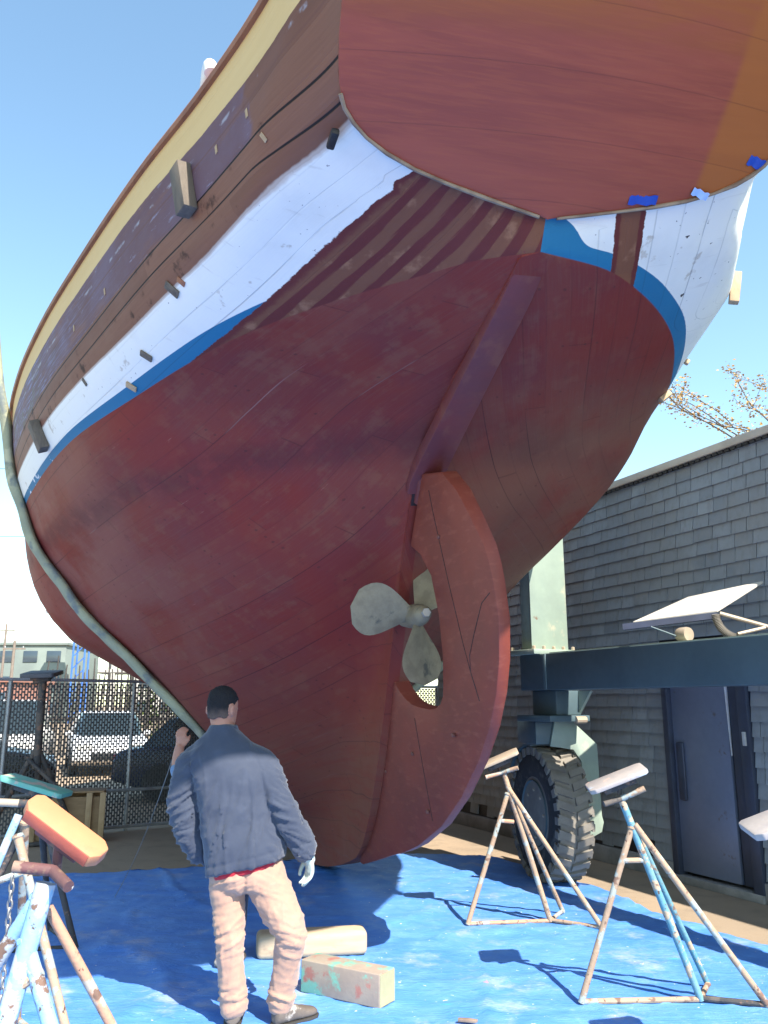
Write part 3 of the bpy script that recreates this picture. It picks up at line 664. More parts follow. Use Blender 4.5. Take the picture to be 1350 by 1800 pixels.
mb = MB(); wbox(mb, KA, .0, 0, .17, -.1, .03); wbox(mb, 1.08, KB, 0, .17, -.1, .03); wbox(mb, 0, 1.08, 0, .07, -.12, .05); mb.build('footing', conc, bld, bevel=.006)
fasc = simple('roof_edge_metal', (.50, .44, .36), (.42, .36, .29), 3, .5, bump=.1)
mb = MB(); wbox(mb, KA, KB + .06, ZT, ZT + .075, -.06, .075); mb.build('roof_edge', fasc, bld, bevel=.004)
mb = MB(); k = KA
while k < KB: wbox(mb, k, k + .055, ZT - .028, ZT, .02, .05); k += .075
mb.build('drip_strip', dark, bld)
rf = simple('roof_felt', (.40, .35, .30), (.30, .265, .23), 2, .85, bump=.4)
mb = MB(); a, b, c_, d_ = wp(KA, ZT + .077, .02), wp(KB + .05, ZT + .077, .02), wp(KB + .05, ZT + .36, -2.6), wp(KA, ZT + .36, -2.6); e_, f_ = wp(KA, ZT + .077, -5.3), wp(KB + .05, ZT + .077, -5.3)
mb.add([a, b, c_, d_, e_, f_], [(0, 1, 2, 3), (3, 2, 5, 4), (1, 5, 2), (0, 3, 4), (0, 4, 5, 1)]); mb.build('roof', rf, bld)
# steel door set in the wall
steel = simple('door_steel_blue', (.20, .235, .33), (.175, .21, .30), 2.5, .45, .3, bump=.1, spots=[((.12, .10, .09), 5, .62, .72)])
steel2 = simple('door_frame_steel', (.06, .075, .12), (.05, .06, .09), 3, .45, .3, bump=.1)
dr = None
mb = MB(); wbox(mb, .29, 1.0, .10, 2.16, -.06, -.02); dr = mb.build('door', steel, bld, bevel=.004); dr['label'] = 'blue-grey steel door leaf in the shingled wall'
mb = MB(); wbox(mb, .1, .26, .10, 2.16, -.055, -.028); mb.build('side_panel', steel2, dr, bevel=.003)
mb = MB(); wbox(mb, 1.0, 1.075, .07, 2.2, -.10, .035); wbox(mb, -.01, .1, .07, 2.2, -.10, .045); wbox(mb, .1, 1.0, 2.16, 2.23, -.10, .04); mb.build('door_frame', steel2, dr, bevel=.004)
mb = MB(); wbox(mb, .86, .95, .75, 1.30, -.02, .012); mb.build('latch_plate', steel2, dr, bevel=.02)
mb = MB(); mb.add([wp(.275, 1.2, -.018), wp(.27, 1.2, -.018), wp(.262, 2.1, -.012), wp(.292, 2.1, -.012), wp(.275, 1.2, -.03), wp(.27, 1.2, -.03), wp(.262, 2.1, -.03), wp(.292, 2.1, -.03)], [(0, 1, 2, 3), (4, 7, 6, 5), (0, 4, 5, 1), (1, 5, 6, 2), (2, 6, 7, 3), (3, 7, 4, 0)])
mb.build('sunlit_sliver', simple('sliver_sun_white', (.75, .77, .8), bump=0), dr)  # pale wedge coloured in for sun catching a sheet edge
mb = MB(); wbox(mb, .02, .05, 1.3, 1.42, .046, .07); mb.build('keypad', simple('keypad_grey', (.5, .5, .5), bump=0), dr, bevel=.004)

# ------------------------------------------------------------------ chain link fence with slats
FD = Vector((.8, .6, 0)); FN = Vector((.6, -.8, 0)); F0 = Vector((-3.53, 11.9, 0)); FM = Matrix((FD, FN, Vector((0, 0, 1)))).transposed()
def fp(k, z, o=0.0): return F0 + FD * k + FN * o + Vector((0, 0, z))
galv = simple('galvanised_pipe', (.36, .38, .40), (.27, .29, .31), 7, .45, .4, bump=.1)
slatm = simple('fence_slat', (.085, .09, .095), (.06, .065, .07), 9, .6, bump=.1)
fen = empty('chain_link_fence', tuple(F0), label='grey pipe-framed chain link fence woven with dark slats behind the tarp', cat='fence')
for k in (-4.6, -1.62, 0.02, 2.6, 5.6): MB().tube([fp(k, 0), fp(k, 2.0)], .028, 12).build('post', galv, fen, smooth=True)
for z_ in (1.97, .52, .05):
    MB().tube([fp(-4.6, z_, .03), fp(-1.0, z_ + .01, .03), fp(2, z_, .03), fp(5.6, z_, .03)], .022, 10).build('rail', galv, fen, smooth=True)
def mesh_panel(k0, k1, name):
    mb = MB(); k = k0; i = 0; P = .037
    while k < k1:
        mb.box(fp(k, 1.0), (.0145, .004, 1.88), FM)
        z = .08 + (.036 if i % 2 else 0)
        while z < 1.92:
            mb.add([fp(k + .008, z, .003), fp(k + P - .008, z, .003), fp(k + P - .008, z + .024, .003), fp(k + .008, z + .024, .003)], [(0, 1, 2, 3)]); z += .072
        k += P; i += 1
    return mb.build(name, slatm, fen)
mesh_panel(-4.58, 0.0, 'slat_mesh'); mesh_panel(.04, 5.6, 'slat_mesh')
# ------------------------------------------------------------------ crate by the fence
cw = simple('crate_plywood', (.34, .22, .12), (.27, .17, .09), 3, .8, bump=.3, stretch=(1, 1, 4)); cw2 = simple('crate_batten', (.44, .30, .17), (.35, .23, .12), 5, .8, bump=.3)
CM = rotz(R(14)); cc = Vector((-3.95, 11.0, 0)); cr = empty('wooden_crate', tuple(cc), label='open-fronted plywood crate standing against the fence', cat='crate')
def cb(sz, off, mat, nm): return MB().box(cc + CM @ Vector(off), sz, CM).build(nm, mat, cr, bevel=.004)
cb((.80, .02, .56), (0, .22, .30), cw, 'back_panel'); cb((.80, .46, .02), (0, 0, .02), cw, 'base')
for x in (-.40, -.1, .24, .40): cb((.07, .05, .58), (x, -.22, .30), cw2, 'batten')
cb((.82, .47, .02), (0, 0, .60), cw, 'lid'); cb((.76, .02, .50), (0, -.17, .29), cw, 'front_panel')

# ------------------------------------------------------------------ parked cars beyond the fence
glassm = NT('car_glass').out((.02, .03, .035), .08, 0, .6); tyre_m = simple('car_tyre', (.02, .02, .02), bump=.1); rimm = simple('car_rim', (.4, .4, .42), rough=.35, metal=.6, bump=0)
lampm = simple('headlamp', (.75, .75, .72), rough=.15, bump=0); tailm = simple('tail_lamp', (.35, .02, .02), rough=.2, bump=0)
def car(loc, rz, colr, label, h=1.45, L=4.4):
    c = empty('parked_car', loc, rz, label, 'car', 'cars parked beyond the fence')
    pm = NT('car_paint').out(colr, .25, 0, .6)
    s = L / 4.4; W = .88
    low = [(-2.2, .38), (-2.18, .72), (-2.05, .88), (-1.35, .95), (1.15, .95), (1.95, .82), (2.18, .66), (2.2, .36), (1.75, .25), (-1.75, .25)]
    cabin = [(-1.75, .92), (-1.2, h - .07), (-.85, h), (.35, h), (.65, h - .06), (1.35, .92)]
    M = Matrix(((1, 0, 0), (0, 0, -1), (0, 1, 0))).transposed(); M = Matrix(((1, 0, 0), (0, 0, 1), (0, -1, 0))).transposed()
    XM = Matrix(((1, 0, 0), (0, 0, -1), (0, 1, 0)))   # profile (x,z) extruded along y
    def loc_(mb, nm, m, **k): return mb.build(nm, m, c, local=True, **k)
    loc_(MB().prism([(x * s, z) for x, z in low], 2 * W, XM), 'body', pm, bevel=.07, seg=3)
    rings = []
    for (z, inset, sh) in ((.93, 0, 1), (.93 + (h - .93) * .5, .07, .86), (h - .04, .16, .70), (h, .22, .62)):
        a, b = -1.72 * sh - .15 * (1 - sh), 1.32 * sh - .25 * (1 - sh); w = W - .06 - inset
        rings.append([Vector((a * s, -w * .9, z)), Vector(((a + .2) * s, -w, z)), Vector(((b - .25) * s, -w, z)), Vector((b * s, -w * .85, z)), Vector((b * s, w * .85, z)), Vector(((b - .25) * s, w, z)), Vector(((a + .2) * s, w, z)), Vector((a * s, w * .9, z))])
    loc_(MB().rings(rings[:3]), 'windows', glassm, smooth=True)
    loc_(MB().rings([[p + Vector((0, 0, .004)) for p in rings[2]], rings[3]]), 'roof', pm, bevel=.02)
    for sg in (-1, 1):
        for x in (-1.0, .2): loc_(MB().beam((x * s - .05, sg * (W - .055), .94), (x * s * .8 - .05, sg * (W - .205), h - .03), .07, .02), 'pillar', pm)
    for x in (-1.35 * s, 1.38 * s):
        for sg in (-1, 1):
            w_ = loc_(MB().lathe([(.2, -.1), (.31, -.1), (.33, -.06), (.33, .06), (.31, .1), (.2, .1)], (x, sg * .80, .33), (0, 1, 0), 20), 'wheel', tyre_m, smooth=True)
            loc_(MB().lathe([(.02, -.09), (.21, -.085), (.21, .085), (.02, .09)], (x, sg * .81, .33), (0, 1, 0), 14), 'rim', rimm, smooth=True).parent = w_
    for sg in (-1, 1):
        loc_(MB().box((2.12 * s, sg * .62, .68), (.14, .36, .14)), 'headlight', lampm, bevel=.03); loc_(MB().box((-2.13 * s, sg * .66, .74), (.12, .3, .16)), 'tail_light', tailm, bevel=.03)
        loc_(MB().box((.85 * s, sg * .95, .98), (.1, .16, .11)), 'mirror', pm, bevel=.02)
    loc_(MB().box((2.17 * s, 0, .47), (.08, .9, .16)), 'grille', tyre_m, bevel=.01)
    return c
car((-2.7, 16.2, 0), R(8), (.015, .025, .06), 'dark blue saloon parked closest behind the fence, right of the crate')
car((-7.9, 14.6, 0), R(22), (.012, .012, .014), 'black car with green-tinted windows parked behind the left end of the fence', 1.5)
car((-7.3, 22.5, 0), R(-68), (.62, .63, .65), 'white car facing the fence in the far row, left of the red one', 1.5)
car((-5.0, 24.5, 0), R(-60), (.30, .015, .02), 'small red car parked in the far row', 1.4, 4.0)
car((-10.2, 23.5, 0), R(-75), (.62, .6, .58), 'pale van-like car with a tall roof in the far row', 1.8)
car((-2.6, 26.0, 0), R(-62), (.5, .52, .55), 'silver car at the right end of the far row', 1.5)
# ------------------------------------------------------------------ lifting sling round the hull
slm = simple('sling_webbing', (.36, .36, .23), (.27, .28, .20), 5, .85, bump=.5, stretch=(1, 1, 1), spots=[((.16, .18, .17), 2.5, .52, .62), ((.45, .43, .28), 3.5, .58, .68)])
SS = 5.0
def sling():
    pts = []
    wob = lambda i: .012 * math.sin(i * 1.7) + .01 * math.sin(i * .63)
    # free part above the rail (port), leading up to the lift
    for q in (1.0, .8, .6, .45, .3, .2, .1, .0): pts.append((Vector((SS - .1, -(B(SS, 1.0, 1) + .105 + .42 * q), 1.06 + 4.6 * q)), Vector((0, -1, 0)), .075 + .006 * math.sin(q * 40)))
    us = [.8, .6, .4, .2, 0] + [-.15 * i for i in range(1, 23)]
    sk = lambda u: SS + 1.9 * smooth01(-u, 1.9, 3.4)
    for i, u in enumerate(us):
        S_ = sk(u); uu = max(u, UK(S_) + .03); b = B(S_, uu, 1); db = (B(S_, uu + .05, 1) - B(S_, uu - .05, 1)) / .1
        n = Vector((0, -1, -db)).normalized()
        w = .095 * (1 + .12 * math.sin(i * 1.13) + .10 * math.sin(i * 2.9))
        k = .042 + (.02 if i in (10, 15, 19) else 0)
        pts.append((Vector((S_ + wob(i) * 1.5, -b, uu)) + n * (k / K), n, w * (1.25 if i in (10, 15, 19) else 1)))
    kb = UK(SS + 1.9)
    pts.append((Vector((SS + 1.9, 0, kb - .03)), Vector((0, 0, -1)), .075))
    for i, u in enumerate(us[::-1]):
        S_ = sk(u); uu = max(u, UK(S_) + .03); b = B(S_, uu, 0); db = (B(S_, uu + .05, 0) - B(S_, uu - .05, 0)) / .1
        n = Vector((0, 1, -db)).normalized(); pts.append((Vector((S_, b, uu)) + n * .03, n, .075))
    for q in (.1, .4, 1.0): pts.append((Vector((SS, B(SS, 1.0, 0) + .06 + .02 * q, 1.02 + 1.6 * q)), Vector((0, 1, 0)), .075))
    rings = []
    for i, (p, n, w) in enumerate(pts):
        a = pts[max(0, i - 1)][0]; c = pts[min(len(pts) - 1, i + 1)][0]; d = (c - a).normalized(); x = n.cross(d).normalized(); nn_ = d.cross(x).normalized()
        if nn_.dot(n) < 0: nn_ = -nn_
        th = .042; q = []
        for (sx, sn) in ((-1, -.6), (-.55, -1), (0, -1.0), (.55, -1), (1, -.6), (1, .4), (.5, 1.4 + .5 * math.sin(i * 1.9)), (0, .8), (-.5, 1.5 + .5 * math.cos(i * 2.3)), (-1, .4)):
            v = p + x * (sx * w / K) + nn_ * (sn * th / K); q.append(BO + (bF * v.x + bS * v.y + bU * v.z) * K)
        rings.append(q)
    o = MB().rings(rings).build('lifting_sling', slm, None, smooth=True, angle=60)
    m = o.modifiers.new('sub', 'SUBSURF'); m.levels = 2; m.render_levels = 2
    tag(o, 'worn yellow-green webbing sling passing under the hull of the boat', 'sling'); return o
sling()

# ------------------------------------------------------------------ travel lift: near side of its starboard leg
lt_green = simple('lift_paint_green', (.30, .37, .30), (.25, .31, .26), 2.2, .5, .0, bump=.12, spots=[((.42, .40, .30), 3, .60, .70), ((.20, .13, .09), 6, .70, .74)])
lt_dark = simple('lift_paint_teal', (.085, .13, .145), (.07, .11, .125), 2, .5, bump=.1, spots=[((.12, .10, .09), 4, .66, .74)])
boltm2 = simple('pale_bolt', (.46, .38, .28), (.38, .30, .22), rough=.5, metal=.2, bump=.1)
LA = Vector((.4555, -.890, 0)).normalized(); LL = Vector((-.890, -.4555, 0)).normalized(); LO = Vector((1.355, 8.40, 0))
LMt = Matrix((LA, -LL, Vector((0, 0, 1)))).transposed()          # x aft, y to the right of the beam face, z up
def lp(k, r, z): return LO + LA * k - LL * r + Vector((0, 0, z))
lift = empty('travel_lift', tuple(LO), label='green steel boat hoist with one big rubber tyre standing beside the shingled wall', cat='boat hoist')
def lb(k0, k1, r0, r1, z0, z1, nm, mat, bev=.008, par=None): return MB().box(lp((k0 + k1) / 2, (r0 + r1) / 2, (z0 + z1) / 2), (k1 - k0, r1 - r0, z1 - z0), LMt).build(nm, mat, par or lift, bevel=bev)
lb(0, 11, 0, .26, 1.79, 2.135, 'lower_beam', lt_dark, .012)
lb(.45, 11, .02, .24, 2.135, 2.143, 'beam_top_plate', lt_green, .002)
lb(.36, .42, -.012, .27, 1.80, 2.13, 'weld_plate', lt_dark, .004)
colo = lb(.02, .20, .015, .435, 2.19, 6.2, 'column', lt_green, .012)
lb(.195, .212, .0, .45, 2.19, 5.2, 'column_face_plate', lt_green, .003, colo)
lb(-.12, .32, -.06, .50, 2.135, 2.185, 'column_flange', lt_green, .006, colo)
for i in range(5):
    for kk in (-.08, .27): MB().lathe([(.018, 0), (.018, .03), (.008, .035)], lp(kk, -.02 + .12 * i, 2.185), (0, 0, 1), 6).build('flange_bolt', boltm2, colo)
# swivel housing under the beam
lb(.05, .42, .10, .40, 1.56, 1.789, 'swivel_housing', lt_dark, .01)
mb = MB(); mb.add([lp(.42, .40, 1.785), lp(.60, .40, 1.785), lp(.42, .40, 1.58), lp(.42, .37, 1.785), lp(.60, .37, 1.785), lp(.42, .37, 1.58)], [(0, 1, 2), (3, 5, 4), (0, 3, 4, 1), (1, 4, 5, 2), (2, 5, 3, 0)]); mb.build('gusset', lt_green, lift)
swl = lb(-.05, .47, -.02, .46, 1.50, 1.558, 'swivel_flange', lt_dark, .008)
MB().tube([lp(.47, .28, 1.515), lp(.47, .40, 1.515)], .035, 10).build('pivot_pin', boltm2, swl)
# wheel, steered a little towards the boat
WY = R(12); wa = Vector((math.sin(WY), -math.cos(WY), 0)); wr = Vector((math.cos(WY), math.sin(WY), 0)); WC = Vector((1.63, 8.62, .62)); wz = Vector((0, 0, 1))
def qp(a, r, z): return WC + wa * a + wr * r + wz * z
fork = MB(); FMt = Matrix((wa, wr, wz)).transposed()
lbx = lambda a0, a1, r0, r1, z0, z1: fork.box(qp((a0 + a1) / 2, (r0 + r1) / 2, (z0 + z1) / 2), (a1 - a0, r1 - r0, z1 - z0), FMt)
lbx(-.22, .27, -.22, .20, .66, .875)
fork.build('fork_head', lt_dark, lift, bevel=.01)
# front plate of the fork, bent round the right of the tyre
pl = [(-.035, .88), (.13, .90), (.40, .66), (.41, .0), (.425, -.06), (.40, -.15), (.31, -.19), (.225, -.15), (.225, .50), (.15, .61), (-.09, .645)]
PM = Matrix((wr, wz, wa)).transposed()
MB().prism(pl, .035, PM, qp(.29, .0, 0)).build('fork_plate', lt_green, lift, bevel=.006)
mb = MB(); mb.box(qp(.0, .39, .25), (.54, .03, .82), FMt); mb.build('fork_leg', lt_green, lift, bevel=.008)
MB().tube([qp(0, .18, 0), qp(0, .44, 0)], .11, 20).build('hub', lt_green, lift, smooth=True)
mb = MB(); arc = [(math.radians(a), .655) for a in range(84, 152, 8)]
mb.rings([[qp(math.cos(a) * r_, s_, math.sin(a) * r_) for r_, s_ in ((.64, -.2), (.66, -.2), (.66, .2), (.64, .2))] for a, _ in arc]); mb.build('mudguard', lt_dark, lift, smooth=True)
tyrem = simple('lift_tyre', (.035, .034, .034), (.028, .027, .027), 5, .85, bump=.4, spots=[((.14, .125, .105), 7, .5, .75)])
tread_m = simple('lift_tread', (.25, .225, .185), (.19, .17, .145), 6, .9, bump=.5)
prof = [(.30, -.13), (.36, -.16), (.48, -.175), (.56, -.165), (.60, -.145)]
tl = MB().lathe(prof + [(.603, -.10), (.603, .10)] + [(a, -b) for a, b in prof[::-1]], WC, wr, 64).build('tyre', tyrem, lift, smooth=True)
MB().lathe([(.58, -.152), (.6045, -.145), (.606, -.10), (.606, .10), (.6045, .145), (.58, .152)], WC, wr, 64).build('tread', tread_m, tl, smooth=True)
mb = MB(); NL = 30
for i in range(NL):
    for sg in (-1, 1):
        a2 = 2 * math.pi * (i + (.5 if sg > 0 else 0)) / NL
        rad = wa * math.cos(a2) + wz * math.sin(a2); tan = -wa * math.sin(a2) + wz * math.cos(a2)
        M = Matrix((tan, (wr * .94 + tan * sg * .34).normalized(), rad)).transposed()
        mb.box(WC + rad * .612 + wr * sg * .092, (.070, .165, .034), M); mb.box(WC + rad * .588 + wr * sg * .168, (.066, .026, .075), Matrix((tan, wr, rad)).transposed())
mb.build('tread_lugs', tread_m, tl)
MB().lathe([(.02, -.10), (.15, -.10), (.17, -.13), (.29, -.13), (.31, -.17), (.315, -.10), (.3, .1), (.02, .1)], WC, wr, 40).build('rim', lt_dark, tl, smooth=True)
for i in range(8):
    a = 2 * math.pi * i / 8; MB().lathe([(.016, 0), (.016, .03), (.008, .035)], WC - wr * .13 + wa * .22 * math.cos(a) + wz * .22 * math.sin(a), -wr, 6).build('wheel_nut', boltm2, tl)
# hinged cover on top of the beam with prop and hose
whitep = simple('cover_white', (.66, .61, .53), (.60, .55, .48), 3, .45, bump=.05)
p0, p1, p2, p3 = [Vector(v) for v in ((2.09, 6.98, 2.335), (2.70, 6.72, 2.405), (3.28, 7.12, 2.70), (2.73, 7.42, 2.60))]
nrm = (p1 - p0).cross(p3 - p0).normalized()
th = nrm * .02
cov = MB().add([p0, p1, p2, p3, p0 - th, p1 - th, p2 - th, p3 - th], [(0, 1, 2, 3), (7, 6, 5, 4), (0, 4, 5, 1), (1, 5, 6, 2), (2, 6, 7, 3), (3, 7, 4, 0)]).build('cover_panel', whitep, lift, bevel=.003)
MB().beam(p0 + Vector((-.08, .02, -.045)), p1 + Vector((0, 0, -.045)), .06, .05).build('cover_edge', simple('cover_edge_blue', (.05, .06, .10), bump=.1), cov)
MB().tube([p1 + Vector((.02, 0, -.03)), Vector((3.08, 6.62, 2.25))], .018, 10).build('cover_prop', boltm2, cov, smooth=True)
MB().tube([Vector((2.80, 6.6, 2.20)), Vector((3.02, 6.6, 2.25))], .014, 8).build('cover_hinge', boltm2, cov, smooth=True)
hz = []; rr = []
for i in range(60):
    q = i / 59; a = q * math.pi * .55; hz.append(Vector((2.66 + .17 * (1 - math.cos(a)) , 6.66 - .03 * q, 2.36 - .19 * math.sin(a)))); rr.append(.03 + (.006 if i % 2 else -.004))
MB().tube(hz, rr, 12).build('corrugated_hose', simple('hose_grey', (.30, .27, .23), bump=0), lift, smooth=True, angle=80)
MB().lathe([(.02, -.05), (.055, -.05), (.06, -.03), (.06, .03), (.055, .05), (.02, .05)], (2.44, 6.78, 2.21), LA, 20).build('pulley', boltm2, lift, smooth=True)
MB().tube([Vector((2.2, 6.86, 2.28)), Vector((2.46, 6.75, 2.16))], .008, 6).build('stay_rod', lt_dark, lift)

# ------------------------------------------------------------------ boat stands
def pipe_mat(nm, c1, c2, c3): return simple(nm, c1, c2, 5, .75, .0, bump=.5, bscale=45, spots=[(c3, 9, .52, .57), ((.17, .10, .07), 13, .58, .64), ((.10, .055, .04), 34, .62, .68), ((.55, .50, .45), 22, .70, .73)], bdist=.006)
tanp = pipe_mat('stand_rusty_tan', (.42, .29, .19), (.33, .23, .16), (.30, .34, .32))
bluep = pipe_mat('stand_flaked_blue', (.10, .28, .36), (.16, .30, .34), (.42, .32, .22))
paleb = pipe_mat('stand_pale_blue', (.28, .48, .66), (.22, .40, .60), (.42, .46, .50))
orgp = pipe_mat('stand_orange_tan', (.50, .27, .17), (.42, .24, .15), (.40, .34, .28))
drkp = pipe_mat('stand_dark_iron_shade', (.055, .05, .05), (.04, .04, .042), (.09, .075, .065))  # also darkens the two left stands for the hull shadow
redp = pipe_mat('stand_dark_red', (.16, .06, .06), (.10, .05, .05), (.25, .16, .12))
def wobbly(a, b, r, n=5):
    a = Vector(a); b = Vector(b); return [a.lerp(b, i / n) for i in range(n + 1)], [r * (1 + rng.uniform(-.05, .05)) for _ in range(n + 1)]
def stand(name_at, label, pipes, bars, handles, pad, r, grp='boat stands round the hull'):
    st = empty('boat_stand', name_at, label=label, cat='boat stand', group=grp)
    for (a, b, m, *k) in pipes:
        p, q = wobbly(a, b, k[0] if k else r); MB().tube(p, q, 12).build(k[1] if len(k) > 1 else 'leg', m, st, smooth=True)
    for k_ in range(2):
        a_ = Vector(pipes[k_ + 1][0]); MB().lathe([(r * .9, -.012), (r * 1.35, -.008), (r * 1.4, .004), (r * 1.0, .014)], a_, Vector(pipes[k_ + 1][1]) - a_, 10).build('weld', pipes[k_ + 1][2], st, smooth=True)
    for (a, b, m) in bars: p, q = wobbly(a, b, r * .85, 3); MB().tube(p, q, 10).build('crossbar', m, st, smooth=True)
    for (a, b, m) in handles: MB().tube([Vector(a), Vector(b)], [r * .95, r * .95], 12).build('handle', m, st, smooth=True)
    c, e1, e2, size, m, bm_ = pad
    e1 = Vector(e1).normalized(); e2 = Vector(e2); e2 = (e2 - e1 * e2.dot(e1)).normalized(); e3 = e1.cross(e2); M = Matrix((e1, e2, e3)).transposed(); c = Vector(c)
    poly = [(-size[0] / 2, -size[1] / 2 + .03), (-size[0] / 2 + .03, -size[1] / 2), (size[0] / 2 - .02, -size[1] / 2), (size[0] / 2, -size[1] / 2 + .03), (size[0] / 2, size[1] / 2 - .02), (size[0] / 2 - .03, size[1] / 2), (-size[0] / 2 + .02, size[1] / 2), (-size[0] / 2, size[1] / 2 - .02)]
    po = MB().prism(poly, size[2], M, c).build('pad', m, st, bevel=.006)
    MB().box(c - e3 * (size[2] / 2 + .022), (size[0] * .55, size[1] * .45, .04), M).build('pad_bracket', bm_, po, bevel=.006)
    MB().tube([c - e3 * (size[2] / 2 + .03), c - e3 * (size[2] / 2 + .03) + (Vector(name_at) - c).normalized() * 0 + Vector((0, 0, -.09))], r * .8, 10).build('screw', bm_, st, smooth=True)
    return st
greyp = simple('pad_grey_ply', (.40, .355, .33), (.32, .29, .29), 7, .7, bump=.3, spots=[((.55, .38, .32), 9, .58, .66), ((.40, .45, .52), 6, .6, .7)])
creamp = simple('pad_cream_ply', (.44, .345, .25), (.36, .285, .215), 7, .7, bump=.3, spots=[((.45, .25, .2), 9, .62, .7)])
orangep = simple('pad_orange_board', (.52, .215, .10), (.46, .185, .09), 3, .7, bump=.25, stretch=(1, 1, 1), spots=[((.50, .13, .07), 4, .50, .62), ((.40, .38, .42), 12, .68, .72)])
tealp = simple('pad_teal_board', (.12, .42, .32), (.16, .36, .29), 8, .7, bump=.3, spots=[((.42, .35, .28), 9, .54, .6)])
darkp = simple('pad_shade_dark', (.09, .095, .11), (.07, .075, .09), 8, .7, bump=.2)  # pad colour darkened for the hull shadow
stand((1.6, 5.25, 0), 'rusty blue-legged stand with grey plywood pad, the nearer of two',
      [((1.395, 5.15, 1.13), (1.80, 5.21, .02), bluep, .021), ((1.455, 5.16, .95), (1.11, 5.17, .02), tanp, .019), ((1.49, 5.2, .93), (1.94, 5.47, .02), bluep, .018), ((1.47, 5.15, .97), (2.14, 5.12, .02), tanp, .019)],
      [((1.11, 5.17, .025), (1.80, 5.21, .025), tanp), ((1.80, 5.21, .03), (2.14, 5.12, .025), drkp), ((1.80, 5.21, .03), (1.94, 5.47, .03), tanp), ((1.40, 5.16, .77), (1.52, 5.17, .77), tanp)],
      [((1.40, 5.14, 1.115), (1.53, 5.1, 1.175), tanp), ((1.40, 5.14, 1.115), (1.29, 5.12, 1.085), drkp)],
      ((1.385, 5.17, 1.225), (.92, -.12, .36), (.16, .95, .13), (.36, .24, .026), greyp, drkp), .018)
stand((1.2, 7.0, 0), 'rusty tan stand with a cream plywood pad, right in front of the big tyre',
      [((.955, 6.95, 1.14), (1.29, 6.97, .02), tanp, .022), ((.985, 6.95, .96), (.64, 6.88, .02), tanp, .019), ((1.0, 6.98, 1.0), (1.45, 7.27, .02), tanp, .018), ((.985, 6.95, 1.02), (1.64, 6.77, .02), tanp, .019)],
      [((.64, 6.88, .025), (1.29, 6.97, .025), orgp), ((1.29, 6.97, .03), (1.64, 6.77, .025), tanp), ((1.29, 6.97, .03), (1.45, 7.27, .03), tanp), ((.92, 6.95, .76), (1.03, 6.96, .75), orgp)],
      [((.94, 6.94, 1.125), (1.07, 6.9, 1.165), tanp), ((.94, 6.94, 1.125), (.81, 6.92, 1.09), orgp)],
      ((.915, 6.97, 1.225), (.9, -.12, .38), (.16, .95, .12), (.36, .24, .025), creamp, drkp), .018)
stand((1.95, 3.9, 0), 'stand at the right edge of the picture, only the tip of its pale pad showing',
      [((1.83, 3.9, 1.05), (2.35, 4.0, .02), bluep, .021), ((1.85, 3.9, .95), (1.62, 3.55, .02), tanp, .019), ((1.87, 3.9, .95), (2.5, 3.5, .02), tanp, .019)],
      [((2.35, 4.0, .025), (1.62, 3.55, .025), tanp), ((1.62, 3.55, .025), (2.5, 3.5, .025), tanp), ((2.5, 3.5, .025), (2.35, 4.0, .025), tanp)],
      [((1.83, 3.9, 1.05), (1.95, 3.88, 1.09), tanp), ((1.83, 3.9, 1.05), (1.75, 3.88, 1.02), tanp)],
      ((1.80, 3.93, 1.16), (.92, -.12, .36), (.16, .95, .13), (.36, .26, .032), greyp, drkp), .018)
# foreground stand with the orange pad
stand((-1.15, 2.8, 0), 'pale blue pipe stand with an orange-red padded board, nearest the camera at left',
      [((-1.055, 2.78, 1.11), (-1.27, 2.72, .02), paleb, .031), ((-1.085, 2.80, 1.06), (-1.75, 2.95, .02), paleb, .025), ((-1.10, 2.77, .95), (-.70, 2.75, .02), paleb, .024), ((-1.07, 2.86, 1.02), (-.60, 3.25, .02), orgp, .017)],
      [((-1.12, 2.755, .81), (-1.04, 2.77, .865), tanp), ((-1.27, 2.72, .03), (-.70, 2.75, .03), tanp), ((-.70, 2.75, .03), (-.60, 3.25, .03), tanp), ((-1.75, 2.95, .03), (-1.27, 2.72, .03), tanp)],
      [((-1.145, 2.74, 1.165), (-1.03, 2.76, 1.15), redp), ((-1.03, 2.76, 1.15), (-.955, 2.70, 1.115), redp)],
      ((-1.01, 2.78, 1.265), (.80, -.05, -.52), (-.22, .62, .50), (.30, .092, .045), orangep, redp), .019)
oe1 = Vector((.80, -.05, -.52)).normalized(); oe2 = Vector((-.22, .62, .50)); oe2 = (oe2 - oe1 * oe2.dot(oe1)).normalized(); oM = Matrix((oe1, oe2, oe1.cross(oe2))).transposed()
opad = [c for c in bpy.data.objects if c.parent and c.parent.name == 'boat_stand.003' and c.name.startswith('pad') and 'bracket' not in c.name][0]
MB().box(Vector((-1.01, 2.78, 1.265)) - oe2 * .0465, (.25, .004, .043), oM).build('red_edge', simple('pad_edge_red', (.50, .11, .06), (.42, .09, .055), 9, .7, bump=.2), opad, bevel=.001)
sb = stand((-1.75, 4.4, 0), 'tan and pale blue stand with a hanging chain, behind the orange padded one',
      [((-1.82, 4.36, 1.12), (-2.15, 4.2, .02), paleb, .02), ((-1.81, 4.35, 1.02), (-1.42, 4.3, .02), tanp, .021), ((-1.80, 4.4, 1.08), (-1.95, 4.9, .02), tanp, .02)],
      [((-1.87, 4.32, .82), (-1.755, 4.34, .86), tanp), ((-2.15, 4.2, .025), (-1.42, 4.3, .025), tanp), ((-1.95, 4.9, .025), (-1.42, 4.3, .025), tanp)],
      [((-1.82, 4.35, 1.175), (-1.92, 4.30, 1.185), creamp), ((-1.82, 4.35, 1.175), (-1.72, 4.36, 1.17), drkp)],
      ((-2.32, 4.42, 1.29), (.95, -.1, -.12), (.1, .9, .35), (.30, .22, .03), greyp, drkp), .02)
